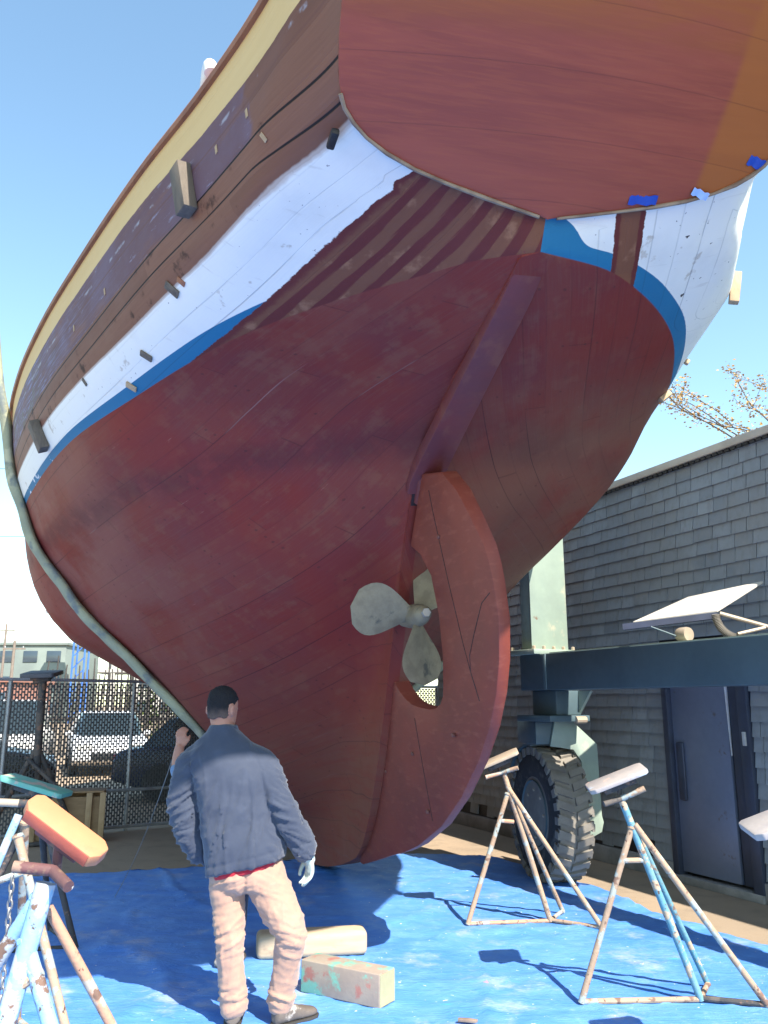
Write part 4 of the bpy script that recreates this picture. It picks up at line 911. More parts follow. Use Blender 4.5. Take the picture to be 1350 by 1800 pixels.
galvc = simple('chain_steel', (.30, .29, .29), (.22, .21, .2), rough=.4, metal=.7, bump=.1)
mb = MB()
for i in range(21):
    z = .83 - .038 * i; a = 0 if i % 2 else math.pi / 2; ux = Vector((math.cos(a), math.sin(a), 0)); c = Vector((-1.80, 4.31, z))
    mb.tube([c + ux * .011 * math.cos(q) + Vector((0, 0, .025 * math.sin(q))) for q in [2 * math.pi * j / 10 for j in range(11)]], .0055, 6, cap=False)
mb.build('chain', galvc, sb, smooth=True)
stand((-2.45, 6.25, 0), 'iron stand darkened for the hull shadow with a flaking teal pad',
      [((-2.45, 6.22, .98), (-2.13, 6.25, .02), drkp, .022), ((-2.48, 6.22, .98), (-2.85, 6.1, .02), drkp, .022), ((-2.47, 6.25, .98), (-2.5, 6.75, .02), drkp, .022)],
      [((-2.85, 6.1, .025), (-2.13, 6.25, .025), drkp), ((-2.13, 6.25, .025), (-2.5, 6.75, .025), drkp)],
      [((-2.47, 6.2, 1.0), (-2.36, 6.18, .98), drkp)],
      ((-2.49, 6.22, 1.09), (.96, 0, -.27), (.05, .95, -.02), (.47, .26, .035), tealp, drkp), .02)
stand((-4.25, 10.5, 0), 'tall dark stand with a round-edged pad in front of the fence',
      [((-4.24, 10.5, 1.95), (-4.22, 10.5, .9), drkp, .05), ((-4.23, 10.5, 1.15), (-3.72, 10.75, .02), drkp, .035), ((-4.23, 10.5, 1.15), (-4.75, 10.3, .02), drkp, .035), ((-4.23, 10.5, 1.15), (-4.3, 11.0, .02), drkp, .035)],
      [((-4.75, 10.3, .03), (-3.72, 10.75, .03), drkp), ((-4.35, 10.45, 1.05), (-3.92, 10.4, .70), drkp)],
      [((-4.34, 10.47, 1.93), (-4.14, 10.47, 1.97), drkp)],
      ((-4.26, 10.5, 2.03), (.99, 0, .02), (0, .98, .16), (.42, .36, .05), darkp, drkp), .03)

# ------------------------------------------------------------------ keel blocks on the tarp
beamw = simple('block_sunbleached', (.52, .40, .27), (.43, .32, .21), 4, .8, bump=.35, stretch=(.6, 5, 5), spots=[((.30, .21, .15), 5, .62, .72)])
paintw = simple('block_painted', (.34, .28, .22), (.28, .22, .18), 5, .8, bump=.35, spots=[((.34, .14, .11), 5, .60, .66), ((.16, .38, .29), 4.1, .50, .56), ((.58, .52, .46), 8, .60, .66)])
def block(c, rz, size, mat, label, bev):
    o = MB().box((0, 0, 0), size).build('timber_block', mat, bevel=bev, seg=3); o.location = c; o.rotation_euler = (0, 0, rz); tag(o, label, 'wood block', 'timber blocks on the tarp'); return o
block((-.49, 6.12, .092), R(10), (.74, .19, .155), beamw, 'long pale rounded timber block lying behind the man\'s right leg', .035)
pb = block((-.215, 5.30, .10), R(-32), (.55, .165, .175), paintw, 'square timber block daubed with green and red paint, end facing the camera', .007)

_M = Matrix.Rotation(R(-32), 3, 'Z'); MB().box(Vector((-.215, 5.30, .10)) + _M @ Vector((.2765, 0, 0)), (.003, .155, .165), _M).build('painted_end', simple('end_paint_cream', (.40, .38, .22), (.34, .32, .19), 6, .7, bump=.2, spots=[((.5, .4, .3), 9, .64, .7)]), pb)
# ------------------------------------------------------------------ people
def cap_tube(mb, pts, rs, n=18, flat=1.0, up=None):
    """limb with rounded ends"""
    pts = [Vector(p) for p in pts]; P = []; Q = []
    d0 = (pts[0] - pts[1]).normalized(); d1 = (pts[-1] - pts[-2]).normalized()
    for a in (88, 60, 30): P.append(pts[0] + d0 * rs[0] * math.sin(R(a))); Q.append(rs[0] * math.cos(R(a)) + .001)
    # smooth the chain with a few in-between points
    m = []; mr = []
    for i in range(len(pts) - 1):
        for k in range(4):
            t = k / 4; p0, p1, p2, p3 = pts[max(i - 1, 0)], pts[i], pts[i + 1], pts[min(i + 2, len(pts) - 1)]
            m.append(.5 * ((2 * p1) + (p2 - p0) * t + (2 * p0 - 5 * p1 + 4 * p2 - p3) * t * t + (3 * p1 - p0 - 3 * p2 + p3) * t ** 3)); mr.append(rs[i] * (1 - t) + rs[i + 1] * t)
    m.append(pts[-1]); mr.append(rs[-1]); P += m; Q += mr
    for a in (30, 60, 88): P.append(pts[-1] + d1 * rs[-1] * math.sin(R(a))); Q.append(rs[-1] * math.cos(R(a)) + .001)
    return mb.tube(P, Q, n)
def ell_rings(mb, rows, n=28, pw=2.3):
    """rows of (x, y, z, rx, ry[, tilt])"""
    rs = []
    for (x, y, z, rx, ry, *tl) in rows:
        tx = tl[0] if tl else 0; ring = []
        for j in range(n):
            a = 2 * math.pi * j / n; c, s_ = math.cos(a), math.sin(a)
            ring.append(Vector((x + rx * math.copysign(abs(c) ** (2 / pw), c), y + ry * math.copysign(abs(s_) ** (2 / pw), s_), z + tx * c * rx)))
        rs.append(ring)
    return mb.rings(rs)
def remeshed(mb, name, mat, parent, voxel=.012, it=6, disp=None, sub=0):
    me = bpy.data.meshes.new('tmp'); me.from_pydata(mb.v, [], mb.f)
    bm = bmesh.new(); bm.from_mesh(me); bmesh.ops.recalc_face_normals(bm, faces=bm.faces); bm.to_mesh(me); bm.free()
    o = bpy.data.objects.new('tmp', me); COL.objects.link(o)
    m = o.modifiers.new('r', 'REMESH'); m.mode = 'VOXEL'; m.voxel_size = voxel
    s = o.modifiers.new('s', 'SMOOTH'); s.factor = .5; s.iterations = it
    dg = bpy.context.evaluated_depsgraph_get(); me2 = bpy.data.meshes.new_from_object(o.evaluated_get(dg)); bpy.data.objects.remove(o); bpy.data.meshes.remove(me)
    if disp:
        for v in me2.vertices: v.co = v.co + v.normal * disp(v.co, v.normal)
    Mi = wm(parent).inverted() if parent else Matrix.Identity(4)
    for v in me2.vertices: v.co = Mi @ v.co
    me2.polygons.foreach_set('use_smooth', [True] * len(me2.polygons)); me2.name = name; me2.materials.clear(); me2.materials.append(mat)
    ob = bpy.data.objects.new(name, me2); return link(ob, parent)
def ns(p, sc, off=0): return mnoise.noise(Vector((p.x * sc + off, p.y * sc, p.z * sc)))
def cloth(name, c1, c2, weave=420, rough=.9, spots=None, sheen=.25):
    t = NT(name); n1 = t.noise(3.5, None, 5, .6); n2 = t.noise(14, None, 5, .65); n3 = t.noise(weave, None, 2)
    c = t.mix(t.step(n1, .35, .65), c1, c2); c = t.mix(t.m_('MULTIPLY', t.step(n2, .5, .7), .35), c, tuple(min(1, x * 1.3 + .01) for x in c1)); c = t.mix(t.m_('MULTIPLY', n3, .25), c, tuple(x * .6 for x in c1))
    for (cc, sc, lo, hi) in (spots or []): c = t.mix(t.step(t.noise(sc, t.mapv((1, 1, 1), loc=(sc, 2, 5)), 4, .6), lo, hi), c, cc)
    t.out(c, rough, 0, .2); t.bsdf.inputs['Sheen Weight'].default_value = sheen
    t.bump(t.m_('ADD', t.m_('MULTIPLY', n3, .5), n2), .35, .006); return t.m
def skin_mat():
    t = NT('skin'); n1 = t.noise(9, None, 4); n2 = t.noise(120, None, 3)
    c = t.mix(n1, (.46, .235, .165), (.36, .165, .115)); c = t.mix(t.m_('MULTIPLY', n2, .2), c, (.30, .13, .10))
    t.out(c, .5, 0, .35); t.bsdf.inputs['Subsurface Weight'].default_value = .12; t.bsdf.inputs['Subsurface Radius'].default_value = (.012, .005, .003); t.bump(n2, .15, .002); return t.m
skinm = skin_mat()
hairm = simple('hair_dark', (.022, .021, .024), (.012, .012, .014), 30, .65, bump=.8, bscale=260, bdist=.006)
hairg = simple('hair_cropped_grey', (.11, .085, .08), (.06, .05, .05), 40, .8, bump=.6, bscale=320, bdist=.004)
jackm = cloth('jacket_navy_cotton', (.043, .053, .082), (.056, .066, .094))
pantm = cloth('trousers_tan_canvas', (.45, .265, .19), (.38, .225, .16), spots=[((.30, .20, .15), 6, .62, .72)])
redm = cloth('shirt_red', (.42, .02, .035), (.34, .015, .03))
glovem = cloth('glove_pale_knit', (.42, .50, .46), (.36, .43, .40), 300)
bootm = cloth('boot_worn_leather', (.16, .13, .11), (.10, .085, .075), 300, .7, spots=[((.40, .36, .32), 12, .56, .66)], sheen=0)
solem = simple('boot_sole', (.05, .045, .04), bump=.3)

man = empty('person', (-.72, 4.85, 0), label='man in a navy work jacket and tan trousers seen from behind under the stern', cat='person')
HC = Vector((-.925, 4.885, 1.635)); HR = R(-28)           # head centre, turned to the right
Hm = Matrix.Rotation(HR, 3, 'Z') @ Matrix.Rotation(R(-6), 3, 'X')
def hp(x, y, z): return HC + Hm @ Vector((x, y, z))        # y = facing direction
mb = MB()
# head: skull, jaw, neck
rows = [(-.128, .02, .030, .030), (-.12, .025, .048, .050), (-.10, .022, .058, .066), (-.075, .014, .066, .080), (-.045, .006, .072, .090), (-.01, 0, .076, .097), (.03, -.004, .078, .100), (.065, -.006, .073, .094), (.095, -.008, .058, .076), (.113, -.008, .036, .048), (.121, -.008, .012, .016)]
mb.rings([[hp(rx * math.cos(2 * math.pi * j / 28), dy + ry * math.sin(2 * math.pi * j / 28), z) for j in range(28)] for (z, dy, rx, ry) in rows])
mb.rings([[hp(w * math.cos(q), y + w * .5 * math.sin(q), z) for q in [2 * math.pi * j / 10 for j in range(10)]] for (z, y, w) in ((-.055, .098, .012), (-.045, .112, .016), (-.03, .113, .014), (0, .10, .010), (.02, .094, .008))])    # nose
cap_tube(mb, [hp(0, -.015, -.07), Vector((-.918, 4.855, 1.53)), Vector((-.905, 4.85, 1.44))], [.056, .058, .066])
for sg in (-1, 1):                                           # ears
    mb.rings([[hp(sg * (.074 + dx) , -.012 + r_ * .62 * math.cos(q) - .012 * dx / .02, -.012 + r_ * math.sin(q)) for q in [2 * math.pi * j / 14 for j in range(14)]] for dx, r_ in ((-.006, .028), (.006, .033), (.016, .034), (.022, .026))])
for sg in (-1, 1): mb.lathe([(.002, -.012), (.012, -.008), (.014, 0), (.010, .008), (.002, .012)], hp(sg * .031, .085, .004), Hm @ Vector((0, 1, 0)), 10)   # eyes
mb.rings([[hp(.024 * math.cos(q), .088 + .008 * math.sin(q), -.083 + dz) for q in [2 * math.pi * j / 12 for j in range(12)]] for dz in (-.007, 0, .007)])    # mouth
# trunk and limbs under the clothes
ell_rings(mb, [(-.76, 4.85, .80, .15, .10), (-.77, 4.85, .95, .15, .10), (-.82, 4.85, 1.15, .165, .11), (-.87, 4.855, 1.30, .17, .10), (-.90, 4.86, 1.42, .11, .075), (-.91, 4.86, 1.47, .05, .05)])
RA = [(-.70, 4.855, 1.335), (-.612, 4.82, 1.20), (-.553, 4.80, 1.09), (-.49, 4.825, .98), (-.43, 4.868, .87)]
LAr = [(-1.06, 4.86, 1.33), (-1.12, 4.87, 1.20), (-1.115, 4.91, 1.06), (-1.06, 5.0, .94), (-.98, 5.13, .90)]
cap_tube(mb, RA, [.055, .05, .045, .04, .03]); cap_tube(mb, LAr, [.055, .05, .045, .04, .03])
LL_ = [(-.855, 4.86, .84), (-.848, 4.85, .64), (-.828, 4.83, .47), (-.815, 4.85, .28), (-.80, 4.87, .07)]
RL_ = [(-.665, 4.86, .80), (-.60, 4.84, .67), (-.515, 4.81, .54), (-.495, 4.82, .45), (-.52, 4.85, .30), (-.545, 4.87, .07)]
cap_tube(mb, LL_, [.085, .07, .055, .05, .04]); cap_tube(mb, RL_, [.085, .075, .06, .055, .05, .04])
body = remeshed(mb, 'body', skinm, man, .008, 5)
# close cropped hair, thinning to grey stubble over the nape and ears
ht_ = NT('cropped_hair'); hx, hy, hz_ = ht_.xyz()[:3]; hn = ht_.noise(260, None, 3, .7); hn2 = ht_.noise(22, None, 4)
hf_ = ht_.step(ht_.m_('ADD', hz_, ht_.m_('MULTIPLY', ht_.m_('SUBTRACT', hn2, .5), .05)), 1.585, 1.645)
hc = ht_.mix(hf_, ht_.mix(hn, (.15, .10, .085), (.07, .055, .05)), ht_.mix(hn, (.030, .028, .030), (.010, .010, .012)))
ht_.out(hc, .85, 0, .15); ht_.bump(hn, .9, .005)
mb = MB(); NH = 30; rs_ = []
for (z, dy, rx, ry) in [(-.085, .0, .064, .080), (-.07, .0, .0715, .0895), (-.05, .0, .0742, .0935), (-.035, 0, .0752, .0950), (-.01, -.002, .0780, .0990), (.03, -.004, .0805, .103), (.065, -.006, .0765, .0975), (.095, -.008, .062, .080), (.115, -.008, .040, .052), (.126, -.008, .013, .018)]:
    ring = []
    for j in range(NH):
        q = 2 * math.pi * j / NH; f = math.sin(q)
        lo = -.066 + .008 * math.sin(q * 5) if f < -.45 else (-.066 + (f + .45) * .15)
        if f > .35: lo = .043 + (f - .35) * .03
        ring.append(hp(rx * math.cos(q), dy + ry * math.sin(q), max(z, lo)))
    rs_.append(ring)
mb.rings(rs_); ho = remeshed(mb, 'hair', ht_.m, man, .005, 3, lambda p, n: .0022 * ns(p, 120) + .0015 * ns(p, 45))
# jacket
mb = MB()
ell_rings(mb, [(-.755, 4.86, .795, .213, .160, .25), (-.757, 4.86, .83, .213, .160, .25), (-.765, 4.86, .90, .212, .160, .22), (-.79, 4.86, 1.02, .212, .158, .15), (-.82, 4.855, 1.14, .212, .152, .06), (-.85, 4.855, 1.26, .220, .148), (-.875, 4.855, 1.35, .215, .140), (-.888, 4.855, 1.405, .200, .125), (-.90, 4.86, 1.455, .150, .105), (-.905, 4.862, 1.485, .115, .092), (-.91, 4.865, 1.515, .082, .082), (-.915, 4.865, 1.538, .074, .076), (-.915, 4.865, 1.545, .05, .05)], 32, 2.4)
cap_tube(mb, [(-.74, 4.855, 1.36), (-.68, 4.85, 1.325), (-.612, 4.82, 1.20), (-.553, 4.80, 1.09), (-.490, 4.825, .98), (-.435, 4.865, .885)], [.085, .084, .079, .074, .067, .060])
cap_tube(mb, [(-1.02, 4.855, 1.36), (-1.075, 4.86, 1.325), (-1.120, 4.87, 1.20), (-1.115, 4.905, 1.06), (-1.06, 5.0, .935), (-.97, 5.13, .90)], [.085, .083, .082, .085, .080, .060])
cap_tube(mb, [(-1.10, 4.87, 1.12), (-1.085, 4.91, .98), (-1.03, 4.94, .87), (-.98, 4.95, .82)], [.075, .082, .075, .05])
def ridge(p, sx, sy, sz, off, pw=3):
    return max(0, 1 - abs(mnoise.noise(Vector((p.x * sx + off, p.y * sy, p.z * sz)))) * 2.2) ** pw
def jfold(p, n):
    d = 0; back = max(0, -n.y)
    if -1.02 < p.x < -.56:
        low = max(0, min(1, (1.36 - p.z) / .3)); xs = p.x + .12 * (1.1 - p.z)
        for (x0, w, a) in ((-.960, .012, .013), (-.90, .016, .013), (-.838, .012, -.008), (-.80, .015, .015), (-.742, .017, -.013), (-.69, .013, .015), (-.635, .014, .012)):
            d += a * math.exp(-((xs - x0 + .025 * math.sin(p.z * 9 + x0 * 40) + .02 * ns(p, 5)) / w) ** 2) * low * back
    arm = smooth01(abs(p.x + .82), .17, .25)
    q = Vector((p.x, p.y, p.z + .5 * (p.x + .8) * (1 if p.x > -.8 else -1)))
    d += .014 * ridge(q, 4, 4, 17, 2.3) * arm + .008 * ridge(q, 9, 6, 26, 8.1) * arm
    d += .008 * ridge(p, 9, 5, 5, 5.5) * (1 - arm) + .006 * ns(p, 11) + .008 * ns(p, 4.5, 7) + .002 * ns(p, 30, 3)
    d -= .004 * math.exp(-((p.z - .845 - .22 * (p.x + .757)) / .006) ** 2)
    if p.z < .0: d += .004
    return d
jk = remeshed(mb, 'jacket', jackm, man, .009, 5, jfold)
mb = MB(); mb.rings([[Vector((-.912 + r_ * math.cos(q), 4.866 + r_ * 1.0 * math.sin(q), z + .006 * math.sin(q))) for q in [2 * math.pi * j / 26 for j in range(26)]] for (z, r_) in ((1.498, .090), (1.52, .084), (1.540, .077), (1.541, .068), (1.50, .072))])
remeshed(mb, 'collar', jackm, jk, .006, 2)
# stitched hem, cuff and centre back seams
seamj = cloth('jacket_seam', (.045, .055, .085), (.04, .05, .08))
# shirt tail
mb = MB(); ell_rings(mb, [(-.755, 4.86, .765, .178, .135, .25), (-.755, 4.86, .78, .186, .143, .25), (-.757, 4.86, .84, .185, .14, .25)], 28, 2.4); remeshed(mb, 'shirt_tail', redm, man, .008, 2, lambda p, n: .003 * ns(p, 20))
# trousers
mb = MB()
ell_rings(mb, [(-.757, 4.86, .86, .165, .12), (-.76, 4.86, .80, .180, .135), (-.758, 4.86, .74, .190, .14), (-.752, 4.86, .69, .178, .125), (-.75, 4.86, .665, .12, .09)], 30, 2.4)
cap_tube(mb, [(-.86, 4.86, .80), (-.852, 4.855, .66), (-.838, 4.845, .56), (-.826, 4.83, .46), (-.818, 4.845, .32), (-.806, 4.86, .20), (-.800, 4.87, .105)], [.098, .094, .084, .078, .071, .069, .072])
cap_tube(mb, [(-.665, 4.86, .78), (-.612, 4.85, .67), (-.548, 4.825, .57), (-.498, 4.81, .47), (-.510, 4.835, .35), (-.533, 4.86, .22), (-.548, 4.87, .125)], [.112, .112, .104, .084, .075, .070, .071])
def pfold(p, n):
    kz = math.exp(-((p.z - .46) / .09) ** 2) + 1.1 * math.exp(-((p.z - .14) / .06) ** 2) + .7 * math.exp(-((p.z - .70) / .05) ** 2) + .18
    sg = 1 if p.x > -.70 else -1; q = Vector((p.x, p.y, p.z + .35 * sg * (p.x + .7)))
    d = .012 * ridge(q, 4.5, 4.5, 22, 3.1, 2) * kz + .006 * ridge(q, 10, 8, 40, 7.7, 2) * kz - .006 * kz
    d += .006 * ns(p, 9, 2) + .008 * ns(p, 4, 5) + .0015 * ns(p, 34) + .006 * ridge(p, 14, 10, 3, 4.4) * (1 if p.z > .2 else 0)
    d -= .010 * math.exp(-((p.x + .745) / .012) ** 2) * (1 if p.z > .66 and n.y < -.2 else 0)
    return d
pt = remeshed(mb, 'trousers', pantm, man, .009, 5, pfold)
# boots
def boot(heel, yaw, name='boot'):
    mb = MB(); Mz = Matrix.Rotation(yaw, 3, 'Z'); h = Vector(heel); f = lambda x, y, z: h + Mz @ Vector((x, y, z))
    rr = []
    for (y, w, zt, zb) in ((-.045, .022, .075, .02), (-.035, .040, .10, .018), (0, .046, .11, .016), (.05, .047, .108, .016), (.10, .050, .088, .016), (.15, .054, .072, .016), (.19, .050, .062, .016), (.22, .036, .052, .018), (.235, .014, .04, .022)):
        rr.append([f(w * math.copysign(abs(math.cos(q)) ** .8, math.cos(q)), y, (zt + zb) / 2 + (zt - zb) / 2 * math.copysign(abs(math.sin(q)) ** .8, math.sin(q))) for q in [2 * math.pi * j / 18 for j in range(18)]])
    mb.rings(rr); cap_tube(mb, [f(0, .0, .06), f(0, .005, .12), f(0, .01, .17)], [.044, .047, .050])
    b = remeshed(mb, name, bootm, man, .007, 3, lambda p, n: .002 * ns(p, 35))
    out = [(-.046, -.03), (-.05, .04), (-.052, .10), (-.057, .16), (-.05, .205), (-.025, .238), (.02, .24), (.048, .21), (.057, .16), (.05, .09), (.048, .03), (.044, -.03), (.02, -.052), (-.022, -.052)]
    MB().prism(out, .022, Mz, h + Vector((0, 0, .0125))).build('sole', solem, b, bevel=.004)
boot((-.798, 4.865, 0), R(6)); boot((-.545, 4.865, 0), R(-48))
# right hand in a pale glove: palm, four bent fingers of different lengths, thumb from the side of the palm
mb = MB(); W_ = Vector((-.418, 4.875, .845))
cap_tube(mb, [W_ + Vector((-.006, -.002, .045)), W_, W_ + Vector((.008, .004, -.02))], [.036, .033, .031], flat=1)
HX = Vector((.55, -.82, 0)).normalized(); HY = Vector((.82, .55, 0)).normalized()       # across the knuckles / out of the palm
def gp_(x, y, z): return W_ + HX * x + HY * y + Vector((.010, .004, 0)) + Vector((0, 0, z))
mb.rings([[gp_(w * math.cos(q) + ox, .017 * math.sin(q), z) for q in [2 * math.pi * j / 16 for j in range(16)]] for (z, w, ox) in ((-.012, .026, 0), (-.03, .034, 0), (-.055, .040, 0), (-.078, .041, 0), (-.088, .036, 0))])
for i, (x, L_, cu) in enumerate(((-.031, .066, .95), (-.0105, .078, .8), (.0105, .073, .9), (.030, .058, 1.1))):
    a = gp_(x, 0, -.080); b = gp_(x * 1.04, -.008 * cu, -.080 - L_ * .42); c_ = gp_(x * 1.02, -.026 * cu, -.080 - L_ * .74); d_ = gp_(x, -.046 * cu, -.080 - L_ * .92)
    cap_tube(mb, [a, b, c_, d_], [.0108, .0102, .0094, .0082], 12)
cap_tube(mb, [gp_(-.034, -.004, -.030), gp_(-.056, -.014, -.055), gp_(-.058, -.026, -.083), gp_(-.052, -.034, -.102)], [.014, .013, .0115, .0095], 12)
gl = remeshed(mb, 'glove', glovem, man, .0042, 3, lambda p, n: .0012 * ns(p, 60))
MB().tube([W_ + Vector((-.008, -.002, .052)), W_ + Vector((-.003, -.001, .032))], [.043, .042], 18).build('glove_cuff', glovem, gl, smooth=True)
# left hand, in front of the body
mb = MB(); W2 = Vector((-.965, 5.14, .90)); D2 = Vector((.75, .6, -.28)).normalized(); X2 = D2.cross(Vector((0, 0, 1))).normalized(); Z2 = X2.cross(D2)
def g2(x, y, z): return W2 + X2 * x + D2 * y + Z2 * z
cap_tube(mb, [g2(0, -.05, 0), g2(0, 0, 0), g2(0, .02, 0)], [.036, .033, .031])
mb.rings([[g2(.014 * math.cos(q), y, w * math.sin(q)) for q in [2 * math.pi * j / 16 for j in range(16)]] for (y, w) in ((.015, .026), (.04, .036), (.075, .041), (.09, .036))])
for (x, L_) in ((-.03, .056), (-.01, .072), (.01, .076), (.03, .066)): cap_tube(mb, [g2(0, .085, x), g2(-.012, .085 + L_ * .5, x), g2(-.035, .085 + L_ * .85, x)], [.0105, .0098, .0085], 12)
cap_tube(mb, [g2(0, .03, .034), g2(-.01, .06, .056), g2(-.022, .09, .06)], [.014, .0125, .010], 12)
remeshed(mb, 'glove', glovem, man, .0045, 3)

# helper half hidden behind him, crouching with one hand on the sling
hel = empty('person', (-.98, 5.75, 0), label='helper crouching behind the man, only a raised forearm showing beside the sling', cat='person')
C2 = Vector((-1.02, 5.80, 0))
mb = MB()
def head2(c, yaw):
    m = Matrix.Rotation(yaw, 3, 'Z'); f = lambda x, y, z: c + m @ Vector((x, y, z))
    mb.rings([[f(rx * math.cos(2 * math.pi * j / 20), dy + ry * math.sin(2 * math.pi * j / 20), z) for j in range(20)] for (z, dy, rx, ry) in rows])
    mb.rings([[f(w * math.cos(q), y + w * .5 * math.sin(q), z) for q in [2 * math.pi * j / 10 for j in range(10)]] for (z, y, w) in ((-.055, .098, .012), (-.04, .113, .015), (0, .10, .010), (.02, .094, .008))])
    for sg in (-1, 1): mb.rings([[f(sg * (.074 + dx), -.012 + r_ * .62 * math.cos(q), -.012 + r_ * math.sin(q)) for q in [2 * math.pi * j / 12 for j in range(12)]] for dx, r_ in ((-.006, .028), (.008, .033), (.018, .028))])
    return f
hf = head2(Vector((-1.02, 5.86, 1.20)), R(20))
cap_tube(mb, [(-1.02, 5.84, 1.13), (-1.02, 5.82, 1.04)], [.055, .06])
ell_rings(mb, [(-.97, 5.74, .52, .09, .09), (-.98, 5.76, .65, .10, .10), (-1.0, 5.80, .85, .13, .10), (-1.01, 5.82, .98, .14, .09), (-1.02, 5.82, 1.04, .06, .06)])
A2 = [(-1.19, 5.82, .98), (-1.29, 5.84, 1.08), (-1.395, 5.86, 1.22), (-1.405, 5.90, 1.36)]
cap_tube(mb, A2, [.05, .046, .042, .033])
# hand on the webbing
ck = Vector((-1.40, 5.91, 1.40))
mb.rings([[ck + Vector((.034 * math.cos(q), .016 * math.sin(q), z)) for q in [2 * math.pi * j / 14 for j in range(14)]] for z in (-.03, 0, .03, .045)])
for x, L_ in ((-.03, .06), (-.01, .075), (.01, .07), (.03, .056)): cap_tube(mb, [ck + Vector((x, 0, .04)), ck + Vector((x, .015, .04 + L_ * .5)), ck + Vector((x + .01, .04, .04 + L_ * .8))], [.0105, .0098, .0085], 10)
cap_tube(mb, [ck + Vector((.03, 0, -.01)), ck + Vector((.052, .012, .02)), ck + Vector((.055, .03, .045))], [.013, .012, .0095], 10)
cap_tube(mb, [(-.85, 5.82, .97), (-.78, 5.9, .80), (-.85, 6.05, .68)], [.05, .045, .035])
for x in (-.045, .045): cap_tube(mb, [(-.99 + x, 5.74, .50), (-1.0 + x, 6.0, .52), (-1.0 + x, 5.84, .08)], [.055, .045, .035])
remeshed(mb, 'body', skinm, hel, .009, 4)
bluej = cloth('work_shirt_blue', (.16, .24, .36), (.13, .20, .31)); jean = cloth('jeans_dark', (.03, .04, .075), (.025, .035, .065))
mb = MB(); ell_rings(mb, [(-.97, 5.74, .50, .11, .11), (-.98, 5.76, .65, .125, .12), (-1.0, 5.80, .85, .15, .12), (-1.01, 5.82, .98, .165, .11), (-1.02, 5.83, 1.06, .075, .075)]); cap_tube(mb, A2[:3], [.07, .064, .055]); cap_tube(mb, [(-.85, 5.82, .97), (-.78, 5.9, .80), (-.84, 6.02, .70)], [.07, .06, .05])
remeshed(mb, 'shirt', bluej, hel, .01, 4, lambda p, n: .006 * ns(p, 12))
mb = MB()
for x in (-.045, .045): cap_tube(mb, [(-.99 + x, 5.74, .50), (-1.0 + x, 6.0, .52), (-1.0 + x, 5.85, .10)], [.068, .056, .045])
remeshed(mb, 'jeans', jean, hel, .01, 4, lambda p, n: .005 * ns(p, 14))
mb = MB(); mb.rings([[hf(rx * 1.05 * math.cos(2 * math.pi * j / 20), dy - .012 + ry * 1.03 * math.sin(2 * math.pi * j / 20), z + .006) for j in range(20)] for (z, dy, rx, ry) in rows[5:]]); remeshed(mb, 'hair', hairm, hel, .008, 2)
for x in (-.045, .045):
    q = Vector((-1.0 + x, 5.84, 0)); mb = MB(); mb.rings([[q + Vector((w * math.cos(a), y, .045 + h_ * math.sin(a))) for a in [2 * math.pi * j / 14 for j in range(14)]] for (y, w, h_) in ((-.05, .02, .02), (-.03, .045, .042), (.05, .047, .042), (.14, .05, .03), (.2, .03, .02))]); remeshed(mb, 'shoe', bootm, hel, .009, 2)
# thin line stretched from the helper's hand to the yard
o = MB().tube([Vector((-1.415, 5.93, 1.42)).lerp(Vector((-2.35, 7.8, .02)), q / 14) - Vector((0, 0, .10 * math.sin(math.pi * q / 14))) for q in range(15)], .003, 6).build('rope', simple('rope_pale', (.25, .24, .22), bump=0), smooth=True)
tag(o, 'thin pale line running from the helper\'s hand down to the ground', 'rope')
# ------------------------------------------------------------------ fittings on the boat
hull_block(.60, .52, 1, (.10, .075, .27), grey_w, R(6)); hull_block(3.45, .18, 1, (.11, .075, .25), grey_w, R(4))
for (s_, u_, sz, m_) in ((1.02, .215, (.055, .010, .10), grey_w), (.93, .215, (.035, .006, .055), capm), (1.62, .095, (.05, .014, .085), grey_w), (1.98, .04, (.05, .014, .08), tan_w), (2.35, .20, (.03, .008, .06), grey_w)):
    hull_block(s_, u_, 1, sz, m_, R(8), 'wood_patch')
for (s_, u_, sz) in ((.75, .34, (.05, .06, .22)), (1.62, -.02, (.04, .04, .11)), (1.35, .12, (.03, .03, .04))): hull_block(s_, u_, 0, sz, tan_w, 0)
# wood plugs let into the plum band
for (s_, u_) in ((.33, .57), (.05, .56), (-.02, .40), (1.7, .52), (2.3, .55)): hull_block(s_, u_, 1, (.022, .004, .045), tan_w, R(5), 'wood_plug')
tapem = simple('masking_tape_blue', (.010, .055, .38), (.012, .07, .42), 30, .45, bump=.1)
taped = simple('masking_tape_pale', (.30, .48, .85), (.4, .55, .88), 30, .35, bump=.1)
def tape(b, u, w, h, rot, mat, lift_=.004):
    q = b / BT(u); bul = .05 * (1 - q * q) * max(0, 1 - ((u - .58) / .5) ** 2) + .012; nrm = Vector((-.62, 0, -.79)).normalized()
    c = Vector(((sT(u) - bul * .62) * K, -b * K, (u - bul * .79) * K)) + nrm * lift_
    x = Vector((0, -1, 0)); y_ = nrm.cross(x) * -1; M = Matrix((x, y_, nrm)).transposed() @ Matrix.Rotation(rot, 3, 'Z')
    mb = MB(); n = 7; vs = []
    for k in (0, .0006):
        for j in (0, 1):
            for i in range(n): vs.append(c + M @ Vector((w * (i / (n - 1) - .5), h * (j - .5) + .004 * math.sin(i * 2.1), k + .003 * math.sin(i * 1.7 + j))))
    fs = [(i, i + 1, n + i + 1, n + i) for i in range(n - 1)] + [(2 * n + i, 3 * n + i, 3 * n + i + 1, 2 * n + i + 1) for i in range(n - 1)]
    return mb.add(vs, fs).build('masking_tape', mat, boat, local=True, smooth=True)
